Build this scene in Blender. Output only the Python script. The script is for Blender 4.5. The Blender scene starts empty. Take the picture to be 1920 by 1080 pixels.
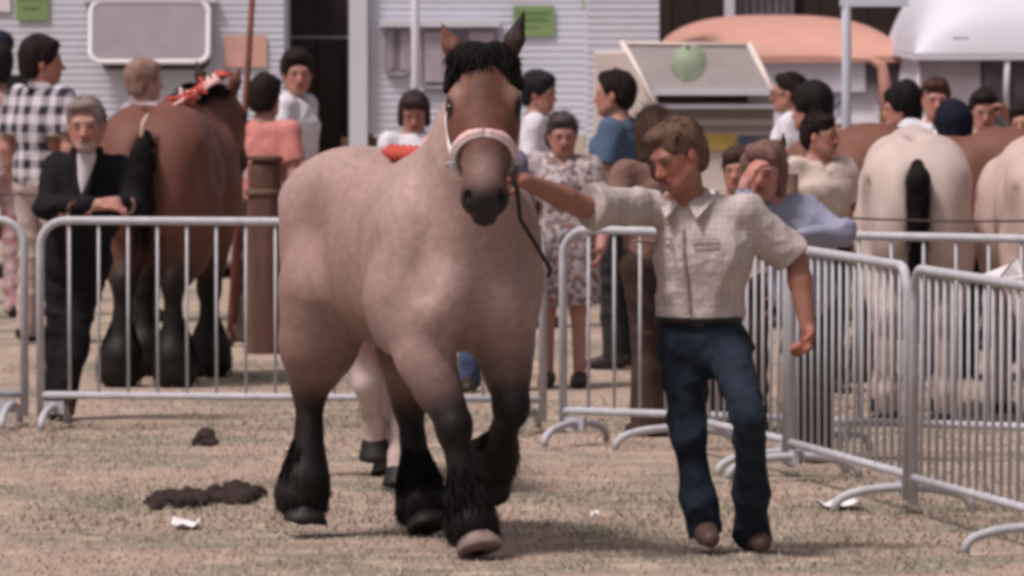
import bpy, math, random
import numpy as np
from mathutils import Vector, Matrix, Euler

random.seed(7); rng = np.random.default_rng(7)
S = bpy.context.scene
R = math.radians

# ---------------------------------------------------------------- camera, world, sun, exposure
FPX, CH, YH = 14000.0, 2.25, -39.0          # focal length in 1920-px units, eye height, horizon row
PITCH = math.atan((540 - YH) / FPX)
cd = bpy.data.cameras.new('camera'); cam = bpy.data.objects.new('camera', cd)
S.collection.objects.link(cam); S.camera = cam
cam.location = (0, 0, CH); cam.rotation_euler = (R(90) - PITCH, 0, 0)
cd.sensor_width = 36; cd.lens = FPX / 1920 * 36; cd.clip_start = 1; cd.clip_end = 3000
cd.dof.use_dof = True; cd.dof.focus_distance = 29.5; cd.dof.aperture_fstop = 8.0

SUN_EL, SUN_AZ = R(61), R(-128)              # azimuth measured from +Y towards +X: behind the camera, to the left
W = bpy.data.worlds.new('World'); S.world = W; W.use_nodes = True
nt = W.node_tree; bg = nt.nodes['Background']
sky = nt.nodes.new('ShaderNodeTexSky'); sky.sky_type = 'NISHITA'; sky.sun_disc = False
sky.sun_elevation = SUN_EL; sky.sun_rotation = SUN_AZ; sky.air_density = 1.0; sky.dust_density = 6.0; sky.ozone_density = 0.5
hs = nt.nodes.new('ShaderNodeHueSaturation'); hs.inputs['Saturation'].default_value = 0.28
tn = nt.nodes.new('ShaderNodeMix'); tn.data_type = 'RGBA'; tn.blend_type = 'MULTIPLY'; tn.inputs[0].default_value = 1
tn.inputs[7].default_value = (1.0, 0.91, 0.935, 1)
nt.links.new(sky.outputs[0], hs.inputs['Color']); nt.links.new(hs.outputs[0], tn.inputs[6]); nt.links.new(tn.outputs[2], bg.inputs[0])
bg.inputs[1].default_value = 0.096
sd = bpy.data.lights.new('sun', 'SUN'); sd.energy = 3.1; sd.angle = R(10); sd.color = (1, .895, .865)
sun = bpy.data.objects.new('sun', sd); S.collection.objects.link(sun)
sv = Vector((math.sin(SUN_AZ) * math.cos(SUN_EL), math.cos(SUN_AZ) * math.cos(SUN_EL), math.sin(SUN_EL)))
sun.rotation_euler = sv.to_track_quat('Z', 'Y').to_euler(); sun.location = (0, 0, 30)
S.view_settings.view_transform = 'Standard'; S.view_settings.look = 'None'
S.view_settings.exposure = -0.08; S.view_settings.gamma = 1
S.render.engine = 'CYCLES'
try:
    S.cycles.filter_width = 3.9; S.cycles.pixel_filter_type = 'BLACKMAN_HARRIS'
    S.cycles.max_bounces = 4
except Exception: pass

_cp, _sp = math.cos(PITCH), math.sin(PITCH)
def P(px, py, Y):
    """world point seen at pixel (px, py) of the 1920x1080 frame at world depth Y"""
    a = (px - 960) / FPX; b = (540 - py) / FPX
    dy, dz = _cp + b * _sp, -_sp + b * _cp
    t = Y / dy
    return np.array((a * t, Y, CH + dz * t))
def D(s): return FPX / s                      # depth where one metre spans s px
def G(px, s): return P(px, 0, D(s))[0], D(s)

# ---------------------------------------------------------------- basics
def link(o): S.collection.objects.link(o); return o
def tag(o, label=None, cat=None, group=None, kind=None):
    if label: o['label'] = label
    if cat: o['category'] = cat
    if group: o['group'] = group
    if kind: o['kind'] = kind
    return o
def empty(name, loc=(0, 0, 0), rz=0, **k):
    o = bpy.data.objects.new(name, None); o.empty_display_size = .1
    o.location = loc; o.rotation_euler = (0, 0, rz); link(o); return tag(o, **k)
def mesh(name, v, f, mat=None, parent=None, smooth=True, col=None):
    me = bpy.data.meshes.new(name)
    v = np.asarray(v, dtype=np.float32)
    if isinstance(f, np.ndarray):
        me.vertices.add(len(v)); me.vertices.foreach_set('co', v.ravel())
        n, q = f.shape
        me.loops.add(n * q); me.loops.foreach_set('vertex_index', f.ravel().astype(np.int32))
        me.polygons.add(n); me.polygons.foreach_set('loop_start', (np.arange(n) * q).astype(np.int32))
        me.polygons.foreach_set('loop_total', np.full(n, q, dtype=np.int32))
        me.update(calc_edges=True); me.validate()
    else:
        me.from_pydata([tuple(map(float, p)) for p in v], [], f)
    if smooth: me.polygons.foreach_set('use_smooth', [True] * len(me.polygons))
    if col is not None and len(me.vertices) == len(col):
        ca = me.color_attributes.new('Col', 'FLOAT_COLOR', 'POINT')
        c4 = np.ones((len(col), 4), np.float32); c4[:, :3] = col
        ca.data.foreach_set('color', c4.ravel())
    if mat: me.materials.append(mat)
    o = bpy.data.objects.new(name, me); link(o)
    if parent: o.parent = parent
    return o
class MB:
    def __init__(s): s.v = []; s.f = []
    def add(s, v, f):
        n = len(s.v); s.v += [tuple(map(float, p)) for p in v]; s.f += [tuple(i + n for i in q) for q in f]; return s
    def box(s, a, b, M=None):
        (x0, y0, z0), (x1, y1, z1) = a, b
        v = [(x0, y0, z0), (x1, y0, z0), (x1, y1, z0), (x0, y1, z0), (x0, y0, z1), (x1, y0, z1), (x1, y1, z1), (x0, y1, z1)]
        if M is not None: v = [tuple(M @ Vector(p)) for p in v]
        return s.add(v, [(0, 3, 2, 1), (4, 5, 6, 7), (0, 1, 5, 4), (1, 2, 6, 5), (2, 3, 7, 6), (3, 0, 4, 7)])
    def tube(s, pts, r, n=8, flat=None):
        pts = [Vector(p) for p in pts]; k = len(pts)
        rr = r if isinstance(r, (list, tuple)) else [r] * k
        t0 = (pts[1] - pts[0]).normalized(); ref = Vector((0, 0, 1)) if abs(t0.z) < .9 else Vector((1, 0, 0))
        u = t0.cross(ref).normalized(); rings = []
        for i, p in enumerate(pts):
            t = (pts[min(i + 1, k - 1)] - pts[max(i - 1, 0)]).normalized()
            u = (u - t * u.dot(t)).normalized(); w = t.cross(u)
            rings.append([p + u * (math.cos(2 * math.pi * j / n) * rr[i]) + w * (math.sin(2 * math.pi * j / n) * rr[i]) for j in range(n)])
        v = [q for ring in rings for q in ring]
        f = [(i * n + j, i * n + (j + 1) % n, (i + 1) * n + (j + 1) % n, (i + 1) * n + j) for i in range(k - 1) for j in range(n)]
        f += [tuple(range(n))[::-1], tuple((k - 1) * n + j for j in range(n))]
        return s.add(v, f)
    def build(s, name, mat, parent=None, smooth=False): return mesh(name, s.v, s.f, mat, parent, smooth)

# ---------------------------------------------------------------- materials
def mat(name, color=(.5, .5, .5), rough=.8, metal=0, spec=.3, noise=.15, nscale=8, bump=.0, bscale=60, attr=False, coord='Object', stretch=None, fn=None, emit=None):
    m = bpy.data.materials.new(name); m.use_nodes = True; t = m.node_tree; b = t.nodes['Principled BSDF']
    N = t.nodes.new; L = t.links.new
    b.inputs['Roughness'].default_value = rough; b.inputs['Metallic'].default_value = metal
    b.inputs['Specular IOR Level'].default_value = spec
    tc = N('ShaderNodeTexCoord'); mp = N('ShaderNodeMapping'); L(tc.outputs[coord], mp.inputs[0])
    if stretch: mp.inputs['Scale'].default_value = stretch
    if attr:
        c = N('ShaderNodeAttribute'); c.attribute_name = 'Col'; src = c.outputs['Color']
    else:
        c = N('ShaderNodeRGB'); c.outputs[0].default_value = (*color, 1); src = c.outputs[0]
    if fn: src = fn(t, N, L, mp, src)
    if noise:
        n1 = N('ShaderNodeTexNoise'); n1.inputs['Scale'].default_value = nscale; n1.inputs['Detail'].default_value = 6; L(mp.outputs[0], n1.inputs[0])
        mr = N('ShaderNodeMapRange'); mr.inputs[1].default_value = .25; mr.inputs[2].default_value = .75
        mr.inputs[3].default_value = 1 - noise; mr.inputs[4].default_value = 1 + noise; L(n1.outputs[0], mr.inputs[0])
        mx = N('ShaderNodeVectorMath'); mx.operation = 'MULTIPLY'; L(src, mx.inputs[0]); L(mr.outputs[0], mx.inputs[1]); src = mx.outputs[0]
    L(src, b.inputs['Base Color'])
    if bump:
        n2 = N('ShaderNodeTexNoise'); n2.inputs['Scale'].default_value = bscale; n2.inputs['Detail'].default_value = 5; L(mp.outputs[0], n2.inputs[0])
        bp = N('ShaderNodeBump'); bp.inputs['Strength'].default_value = bump; bp.inputs['Distance'].default_value = .02
        L(n2.outputs[0], bp.inputs['Height']); L(bp.outputs[0], b.inputs['Normal'])
    if emit: b.inputs['Emission Color'].default_value = (*emit[0], 1); b.inputs['Emission Strength'].default_value = emit[1]
    return m
def mixc(t, N, L, fac, a, b):
    mx = N('ShaderNodeMix'); mx.data_type = 'RGBA'
    if hasattr(fac, 'node'): L(fac, mx.inputs[0])
    else: mx.inputs[0].default_value = fac
    for i, c in ((6, a), (7, b)):
        if hasattr(c, 'node'): L(c, mx.inputs[i])
        else: mx.inputs[i].default_value = (*c, 1)
    return mx.outputs[2]
def stripes(N, L, mp, axis, freq, width, soft=.08):
    sx = N('ShaderNodeSeparateXYZ'); L(mp.outputs[0], sx.inputs[0])
    m1 = N('ShaderNodeMath'); m1.operation = 'MULTIPLY'; m1.inputs[1].default_value = freq; L(sx.outputs[axis], m1.inputs[0])
    m2 = N('ShaderNodeMath'); m2.operation = 'FRACT'; L(m1.outputs[0], m2.inputs[0])
    m3 = N('ShaderNodeMath'); m3.operation = 'PINGPONG'; m3.inputs[1].default_value = .5; L(m2.outputs[0], m3.inputs[0])
    mr = N('ShaderNodeMapRange'); mr.inputs[1].default_value = width / 2 - soft; mr.inputs[2].default_value = width / 2 + soft
    mr.inputs[3].default_value = 1; mr.inputs[4].default_value = 0; L(m3.outputs[0], mr.inputs[0]); return mr.outputs[0]
def mathn(N, L, op, a, b):
    m = N('ShaderNodeMath'); m.operation = op
    for i, c in enumerate((a, b)):
        if hasattr(c, 'node'): L(c, m.inputs[i])
        else: m.inputs[i].default_value = c
    return m.outputs[0]
def checks(dark, freq, width, amt=1.0):
    def fn(t, N, L, mp, src):
        a = stripes(N, L, mp, 0, freq, width); b = stripes(N, L, mp, 2, freq, width)
        s = mathn(N, L, 'MULTIPLY', mathn(N, L, 'ADD', a, b), .5 * amt)
        return mixc(t, N, L, s, src, dark)
    return fn
def floral(cols, scale):
    def fn(t, N, L, mp, src):
        v = N('ShaderNodeTexVoronoi'); v.inputs['Scale'].default_value = scale; L(mp.outputs[0], v.inputs[0])
        r = N('ShaderNodeValToRGB'); r.color_ramp.interpolation = 'CONSTANT'
        while len(r.color_ramp.elements) < len(cols): r.color_ramp.elements.new(.5)
        for i, c in enumerate(cols):
            r.color_ramp.elements[i].position = i / len(cols); r.color_ramp.elements[i].color = (*c, 1)
        sx = N('ShaderNodeSeparateColor'); L(v.outputs['Color'], sx.inputs[0]); L(sx.outputs[0], r.inputs[0])
        return r.outputs[0]
    return fn

M = {}
M['coat'] = mat('horse_coat', attr=True, rough=.62, spec=.25, noise=.10, nscale=9, bump=.12, bscale=70)
M['roan'] = mat('roan_coat', attr=True, rough=.6, spec=.25, noise=.17, nscale=26, bump=.15, bscale=70)
M['skin'] = mat('skin', attr=True, rough=.6, spec=.3, noise=.07, nscale=30, bump=.05, bscale=120)
M['black_hair'] = mat('black_horse_hair', (.007, .005, .005), rough=.7, spec=.12, noise=.4, nscale=30, bump=.6, bscale=60, stretch=(1, 1, .2))
M['pale_hair'] = mat('pale_horse_hair', (.42, .33, .29), rough=.7, noise=.3, nscale=30)
M['hoof_dark'] = mat('dark_hoof', (.014, .010, .010), rough=.6, noise=.3, nscale=20)
M['hoof_pale'] = mat('pale_hoof', (.215, .155, .14), rough=.8, noise=.35, nscale=25)
M['galv'] = mat('galvanised_steel', (.43, .435, .465), rough=.65, metal=0, spec=.3, noise=.16, nscale=14)
M['siding'] = None

def fabric(name, c, fn=None, noise=.12, bump=.35, bscale=25, rough=.9):
    return mat(name, c, rough=rough, spec=.15, noise=noise, nscale=12, bump=bump, bscale=bscale, fn=fn)
def hairmat(name, c): return mat(name, c, rough=.7, spec=.1, noise=.35, nscale=45, bump=.5, bscale=70, stretch=(1, 1, .35))

# ---------------------------------------------------------------- implicit surfaces
class SDF:
    def __init__(s): s.p = []; s.paints = []
    def cone(s, a, b, r1, r2, k=.03, col=None, sq=None, op='u'):
        s.p.append(dict(t='c', a=np.array(a, float), b=np.array(b, float), r1=r1, r2=r2, k=k, col=col, sq=sq, op=op)); return s
    def ell(s, c, r, rot=None, k=.03, col=None, op='u'):
        s.p.append(dict(t='e', c=np.array(c, float), r=np.array(r, float), R=np.eye(3) if rot is None else np.array(rot, float), k=k, col=col, op=op)); return s
    def cut(s, c, n, rad):
        n = np.array(n, float); n /= np.linalg.norm(n)
        s.p.append(dict(t='p', c=np.array(c, float), n=n, rad=rad, op='cut', k=.004, col=None)); return s
    def chain(s, pts, rs, k=.03, col=None, sq=None):
        for i in range(len(pts) - 1): s.cone(pts[i], pts[i + 1], rs[i], rs[i + 1], k, col, sq)
        return s
    def paint(s, c, r, col, rot=None, soft=.25):
        s.paints.append((np.array(c, float), np.array(r, float), np.eye(3) if rot is None else np.array(rot, float), np.array(col, float), soft)); return s
    @staticmethod
    def dist(q, X):
        if q['t'] == 'c':
            a, b = q['a'], q['b']; ba = b - a; pa = X - a
            if q['sq'] is not None:
                ax, fac = q['sq']; ax = np.array(ax, float); ax /= np.linalg.norm(ax)
                pa = pa + (pa @ ax)[..., None] * ax * (fac - 1); ba = ba + (ba @ ax) * ax * (fac - 1)
            t = np.clip((pa @ ba) / (ba @ ba + 1e-9), 0, 1)
            return np.sqrt(((pa - t[..., None] * ba) ** 2).sum(-1)) - (q['r1'] + (q['r2'] - q['r1']) * t)
        if q['t'] == 'e':
            pl = (X - q['c']) @ q['R']
            k0 = np.sqrt(((pl / q['r']) ** 2).sum(-1)); k1 = np.sqrt(((pl / q['r'] ** 2) ** 2).sum(-1)) + 1e-9
            return k0 * (k0 - 1) / k1
        return (X - q['c']) @ q['n']
    def bbox(s, q):
        if q['t'] == 'c':
            r = max(q['r1'], q['r2']); return np.minimum(q['a'], q['b']) - r, np.maximum(q['a'], q['b']) + r
        if q['t'] == 'e':
            e = np.abs(q['R']) @ q['r']; return q['c'] - e, q['c'] + e
        return q['c'] - q['rad'], q['c'] + q['rad']
    def polygonise(s, vox):
        u = [s.bbox(q) for q in s.p if q['op'] == 'u']
        lo = np.min([a for a, b in u], 0) - 3 * vox; hi = np.max([b for a, b in u], 0) + 3 * vox
        n = np.ceil((hi - lo) / vox).astype(int) + 1
        Dv = np.full(n, 1.0, np.float32)
        for q in s.p:
            a, b = s.bbox(q); pad = (q['k'] + 2 * vox) if q['op'] != 'cut' else 0
            i0 = np.clip(np.floor((a - pad - lo) / vox).astype(int), 0, n); i1 = np.clip(np.ceil((b + pad - lo) / vox).astype(int) + 1, 0, n)
            if (i1 <= i0).any(): continue
            sl = tuple(slice(x, y) for x, y in zip(i0, i1))
            g = np.stack(np.meshgrid(*[lo[d] + vox * np.arange(i0[d], i1[d]) for d in range(3)], indexing='ij'), -1)
            d = s.dist(q, g); cur = Dv[sl]; k = max(q['k'], 1e-4)
            if q['op'] == 'u':
                h = np.clip(.5 + .5 * (cur - d) / k, 0, 1); Dv[sl] = cur * (1 - h) + d * h - k * h * (1 - h)
            elif q['op'] == 's':
                h = np.clip(.5 - .5 * (cur + d) / k, 0, 1); Dv[sl] = cur * (1 - h) - d * h + k * h * (1 - h)
            else:
                inside = ((g - q['c']) ** 2).sum(-1) < q['rad'] ** 2
                Dv[sl] = np.where(inside, np.maximum(cur, d), cur)
        neg = Dv < 0
        cells = np.zeros(n - 1, bool); c0 = neg[:-1, :-1, :-1]
        offs = [(i, j, k) for i in (0, 1) for j in (0, 1) for k in (0, 1)]
        for i, j, k in offs[1:]:
            cells |= neg[i:n[0] - 1 + i, j:n[1] - 1 + j, k:n[2] - 1 + k] != c0
        idx = np.argwhere(cells); num = np.full(n - 1, -1, np.int64); num[cells] = np.arange(len(idx))
        acc = np.zeros((len(idx), 3)); cnt = np.zeros(len(idx))
        for e0 in offs:
            for ax in range(3):
                if e0[ax]: continue
                e1 = list(e0); e1[ax] = 1
                A = Dv[tuple((idx + e0).T)]; B = Dv[tuple((idx + e1).T)]; m = (A < 0) != (B < 0)
                t = np.where(m, A / np.where(A == B, 1, A - B), 0); p = np.array(e0, float)[None] + t[:, None] * np.eye(3)[ax]
                acc[m] += p[m]; cnt[m] += 1
        V = lo + vox * (idx + acc / cnt[:, None]); F = []
        for ax in range(3):
            b, c = (ax + 1) % 3, (ax + 2) % 3
            s0 = [slice(None)] * 3; s1 = [slice(None)] * 3; s0[ax] = slice(0, -1); s1[ax] = slice(1, None)
            x0, x1 = neg[tuple(s0)], neg[tuple(s1)]; E = np.argwhere(x0 != x1)
            E = E[(E[:, b] > 0) & (E[:, c] > 0) & (E[:, b] < n[b] - 1) & (E[:, c] < n[c] - 1)]
            ub, uc = np.eye(3, dtype=int)[b], np.eye(3, dtype=int)[c]
            q = np.stack([num[tuple((E - ub - uc).T)], num[tuple((E - uc).T)], num[tuple(E.T)], num[tuple((E - ub).T)]], 1)
            fl = ~x0[tuple(E.T)]; q[fl] = q[fl][:, ::-1]; F.append(q)
        return V, np.concatenate(F)
    def colours(s, V, tau=.012, default=(.5, .5, .5)):
        us = [q for q in s.p if q['op'] == 'u' and q['col'] is not None]
        C = np.zeros((len(V), 3)); Wt = np.zeros(len(V)) + 1e-12
        if us:
            for c in range(0, len(V), 20000):
                v = V[c:c + 20000]; ds = np.stack([s.dist(q, v) for q in us]); ds -= ds.min(0)
                w = np.exp(-ds / tau); C[c:c + 20000] = np.einsum('pv,pc->vc', w, np.array([q['col'] for q in us])); Wt[c:c + 20000] = w.sum(0)
            C = C / Wt[:, None]
        else: C[:] = default
        for c, r, Rm, col, soft in s.paints:
            k = np.sqrt((((V - c) @ Rm / r) ** 2).sum(1)); w = np.clip((1 + soft - k) / (2 * soft + 1e-6), 0, 1)[:, None]; C = C * (1 - w) + col * w
        return C
    def build(s, name, vox, m, parent=None, disp=None, tau=.012, colfn=None, smooth_it=1):
        V, F = s.polygonise(vox)
        for _ in range(smooth_it):
            A = np.zeros_like(V); n = np.zeros(len(V))
            for i in range(4):
                a, b = F[:, i], F[:, (i + 1) % 4]
                np.add.at(A, a, V[b]); np.add.at(n, a, 1); np.add.at(A, b, V[a]); np.add.at(n, b, 1)
            V = V * .5 + .5 * A / np.maximum(n, 1)[:, None]
        C = s.colours(V, tau)
        if colfn: C = colfn(V, C)
        if disp:
            fn = np.cross(V[F[:, 2]] - V[F[:, 0]], V[F[:, 3]] - V[F[:, 1]]); Nn = np.zeros_like(V)
            for i in range(4): np.add.at(Nn, F[:, i], fn)
            Nn /= np.linalg.norm(Nn, axis=1)[:, None] + 1e-12; V = V + Nn * disp(V)[:, None]
        return mesh(name, V, F, m, parent, True, C)

def wob(seed, freq, amp, stretch=(1, 1, 1), octs=4):
    r = np.random.default_rng(seed); K = r.normal(size=(10 * octs, 3)); ph = r.uniform(0, 6.28, 10 * octs)
    fr = freq * np.repeat(1.6 ** np.arange(octs), 10); am = np.repeat(.62 ** np.arange(octs), 10)
    K = K / np.linalg.norm(K, axis=1)[:, None] * fr[:, None] * np.array(stretch)
    def f(V): return amp * (np.sin(V @ K.T + ph) * am).sum(1) / math.sqrt(am.sum())
    return f
def crease(seed, freq, amp, stretch=(1, 1, 1)):
    r = np.random.default_rng(seed); K = r.normal(size=(9, 3)); K = K / np.linalg.norm(K, axis=1)[:, None] * np.array(stretch) * freq * r.uniform(.6, 1.6, (9, 1)); ph = r.uniform(0, 6.28, 9); lo = wob(seed + 1, freq * .35, 1.0, octs=2)
    def f(V):
        w = lo(V)[:, None] * .9; return np.clip(amp * ((1 - 2.2 * np.abs(np.sin(V @ K.T * .5 + ph + w))) * np.clip(np.sin(V @ K[::-1].T * .22 + ph[::-1]) + .1, 0, 1)).sum(1), -.010, .018)
    return f
def rotx(a): return np.array(Matrix.Rotation(a, 3, 'X'))
def roty(a): return np.array(Matrix.Rotation(a, 3, 'Y'))
def rotz(a): return np.array(Matrix.Rotation(a, 3, 'Z'))
def frame(fwd, up):
    """columns = (right, fwd, up)"""
    f = np.array(fwd, float); f /= np.linalg.norm(f); u = np.array(up, float); r = np.cross(f, u); r /= np.linalg.norm(r)
    return np.stack([r, f, np.cross(r, f)], 1)

def strands(name, roots, dirs, lens, m, parent, width=.006, droop=.5, curl=.03, seg=4, seed=1):
    r = np.random.default_rng(seed); n = len(roots); roots = np.array(roots, float); d = np.array(dirs, float)
    d /= np.linalg.norm(d, axis=1)[:, None]; lens = np.broadcast_to(np.asarray(lens, float), (n,)).copy() * r.uniform(.7, 1.15, n)
    side = np.cross(d, r.normal(size=(n, 3))); side /= np.linalg.norm(side, axis=1)[:, None] + 1e-9
    bend = r.normal(size=(n, 3)) * curl; V = []; p = roots.copy(); w0 = width * r.uniform(.6, 1.3, n)
    for i in range(seg + 1):
        t = i / seg; w = w0 * (1 - t) ** .7 * .5 + .0004
        V.append(p - side * w[:, None]); V.append(p + side * w[:, None])
        d = d + np.array((0, 0, -1)) * droop / seg + bend / seg; d /= np.linalg.norm(d, axis=1)[:, None]
        p = p + d * (lens / seg)[:, None]
    V = np.stack(V, 1).reshape(-1, 3); base = np.arange(n)[:, None] * (2 * seg + 2); F = []
    for i in range(seg): F.append(np.concatenate([base + 2 * i, base + 2 * i + 1, base + 2 * i + 3, base + 2 * i + 2], 1))
    return mesh(name, V, np.concatenate(F), m, parent, True)

# ---------------------------------------------------------------- horses
def horse(label, loc, heading, coat, dark, belly=None, muzzle=None, legs=None, scale=1.0, group=None, poll=(.95, 0, 1.86), nose=None,
          vox=.014, mottle_shade=None, hooves=None, tail='full', seed=1, mane=True, forelock=False, girth=1.0, dark_from=.62, dockcol=None, ear_back=False, mane_col=None, headface=None, feath=1.0, patches=False):
    """local frame: x forward, y to the horse's left, z up."""
    root = empty('horse', loc, heading, label=label, cat='horse', group=group)
    root.scale = (scale,) * 3
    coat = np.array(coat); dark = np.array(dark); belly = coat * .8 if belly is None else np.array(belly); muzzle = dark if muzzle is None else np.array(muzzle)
    face = coat if headface is None else np.array(headface)
    b = SDF(); g = girth
    # trunk
    b.ell((-.02, 0, 1.165), (.66, .350 * g, .365), k=.05, col=coat)
    b.ell((.40, 0, 1.18), (.36, .33 * g, .40), k=.12, col=coat)
    b.ell((-.50, 0, 1.25), (.35, .335 * g, .325), k=.12, col=coat)
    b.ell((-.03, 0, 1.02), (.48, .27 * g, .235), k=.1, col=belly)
    b.cone((-.62, .15 * g, 1.33), (-.35, .14 * g, 1.40), .18, .17, k=.1, col=coat)
    b.cone((-.62, -.15 * g, 1.33), (-.35, -.14 * g, 1.40), .18, .17, k=.1, col=coat)
    b.cone((.20, 0, 1.42), (.46, 0, 1.44), .13, .14, k=.1, col=coat)         # withers
    for sd_ in (-1, 1):
        b.ell((.46, .225 * sd_ * g, 1.12), (.22, .148, .36), rot=roty(R(18)), k=.045, col=coat)      # shoulder
        b.ell((.64, .130 * sd_, 1.01), (.165, .122, .18), k=.03, col=coat)            # pectoral
        b.ell((-.48, .205 * sd_ * g, 1.02), (.235, .145, .35), rot=roty(R(-12)), k=.07, col=coat)  # thigh
        b.ell((-.72, .13 * sd_ * g, 1.12), (.16, .15, .28), k=.08, col=coat)            # buttock
    for sd_ in (-1, 1):
        b.cone((.22, .345 * sd_ * g, 1.40), (.17, .385 * sd_ * g, .90), .035, .05, k=.09, op='s')
        b.ell((-.25, .385 * sd_ * g, 1.20), (.09, .050, .18), k=.10, op='s'); b.cone((-.26, .34 * sd_ * g, 1.02), (-.20, .27 * sd_ * g, .78), .025, .035, k=.08, op='s')
        b.cone((.50, .40 * sd_ * g, 1.22), (.34, .41 * sd_ * g, 1.00), .02, .03, k=.08, op='s'); b.cone((-.70, .345 * sd_ * g, 1.30), (-.60, .375 * sd_ * g, .95), .02, .03, k=.07, op='s')
        b.cone((-.55, .405 * sd_ * g, 1.02), (-.60, .36 * sd_ * g, .72), .02, .03, k=.08, op='s')
        b.cone((-.46, 0, 1.60), (-.90, 0, 1.25), .022, .03, k=.07, op='s')
        b.cone((.72, .20 * sd_, 1.28), (.74, .235 * sd_, 1.05), .02, .03, k=.07, op='s')
    b.cone((.82, 0, 1.18), (.79, 0, .88), .018, .04, k=.06, op='s')
    # neck
    poll = np.array(poll, float)
    nb = np.array((.42, 0, 1.26)); mid = (nb + poll) / 2 + np.array((.03, .0, .02))
    ndir = poll - nb
    b.cone(nb, mid, .28, .20, k=.12, col=coat, sq=((0, 1, 0), 1.45)); b.cone(mid, poll + (-.04, 0, -.07), .20, .14, k=.06, col=coat, sq=((0, 1, 0), 1.72))
    b.cone((.56, 0, 1.14), poll * .45 + np.array((.58, 0, 1.2)) * .55, .23, .165, k=.12, col=coat, sq=((0, 1, 0), 1.15))
    # head frame
    nose = poll + np.array((.36, 0, -.52)) if nose is None else np.array(nose, float)
    hd = nose - poll; hl = np.linalg.norm(hd); hd /= hl
    fh = np.array((hd[0], hd[1], 0)); fh = fh / np.linalg.norm(fh) if np.linalg.norm(fh) > .05 else np.array((1, 0, 0))
    lat = np.cross((0, 0, 1), fh); lat /= np.linalg.norm(lat)           # to the head's left
    fr = np.cross(lat, hd); fr /= np.linalg.norm(fr)                     # out of the forehead
    if fr @ fh < 0: fr = -fr
    HR = np.stack([hd, lat, fr], 1)
    def H(u, l, f): return poll + hd * (u * hl / .62) + lat * l + fr * f
    b.ell(H(.16, 0, -.035), (.19, .128, .125), HR, k=.05, col=face)
    b.cone(H(.06, 0, -.02), H(.30, 0, .0), .112, .104, k=.05, col=face)
    b.cone(H(.26, 0, -.005), H(.53, 0, -.005), .096, .080, k=.04, col=face)
    for l in (-1, 1):
        b.ell(H(.21, .082 * l, -.07), (.14, .055, .11), HR, k=.04, col=face)   # cheek
        b.ell(H(.150, .108 * l, .018), (.058, .036, .036), HR, k=.03, col=face)   # brow over the eye
        b.ell(H(.548, .060 * l, -.002), (.055, .034, .044), HR, k=.016, col=muzzle)     # nostril wing
        b.ell(H(.568, .064 * l, .036), (.026, .013, .022), HR, k=.006, op='s')
    b.ell(H(.56, 0, -.035), (.066, .086, .066), HR, k=.03, col=muzzle)
    b.ell(H(.590, 0, -.090), (.048, .054, .036), HR, k=.008, col=muzzle)          # lower lip / chin
    b.paint(H(.24, 0, .03), (.33, .16, .14), face, HR, soft=.12)
    if patches:
        b.paint(H(.12, 0, .09), (.10, .05, .05), face * .6, HR, soft=.7); b.paint(H(.46, 0, .06), (.10, .07, .06), (.20, .14, .125), HR, soft=.6)
        for l in (-1, 1): b.paint(H(.12, .105 * l, .05), (.05, .035, .035), (.26, .15, .115), HR, soft=.8); b.paint(H(.40, .09 * l, -.02), (.06, .03, .05), (.24, .16, .14), HR, soft=.6)
    b.paint(H(.60, 0, -.03), (.115, .13, .12), muzzle, HR, soft=.30)
    for l in (-1, 1):
        b.paint(H(.180, .132 * l, .028), (.042, .032, .032), (.006, .005, .005), HR, soft=.3)
        b.paint(H(.570, .066 * l, .030), (.028, .018, .024), (.004, .003, .003), HR, soft=.3)
    # ears
    ears = []
    for l in (-1, 1):
        e0 = H(-.01, .085 * l, .01); tip = e0 - hd * .07 + np.array((0, 0, .125 + .02 * l)) + lat * (.075 * l) + fr * .015
        b.cone(e0, e0 * .5 + tip * .5, .036, .041, k=.02, col=dark * .7 + face * .3 if l > 0 else face, sq=(fr, 1.35)); b.cone(e0 * .5 + tip * .5, tip, .041, .006, k=.012, col=dark if l > 0 else face, sq=(fr, 1.35))
        b.ell(e0 * .45 + tip * .55 + fr * .035, (.055, .014, .016), HR, k=.012, op='s')
    # legs
    df = dict(fr=[(.42, -.22, .98), (.46, -.21, .50), (.46, -.21, .17), (.49, -.21, .05)],
              fl=[(.42, .22, .98), (.46, .21, .50), (.46, .21, .17), (.49, .21, .05)],
              hr=[(-.40, -.22, .92), (-.68, -.20, .56), (-.66, -.20, .17), (-.62, -.20, .05)],
              hl=[(-.40, .22, .92), (-.68, .20, .56), (-.66, .20, .17), (-.62, .20, .05)])
    if legs: df.update(legs)
    hm = hooves or {}
    def mixd(a, w): return a * (1 - w) + dark * w
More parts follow.
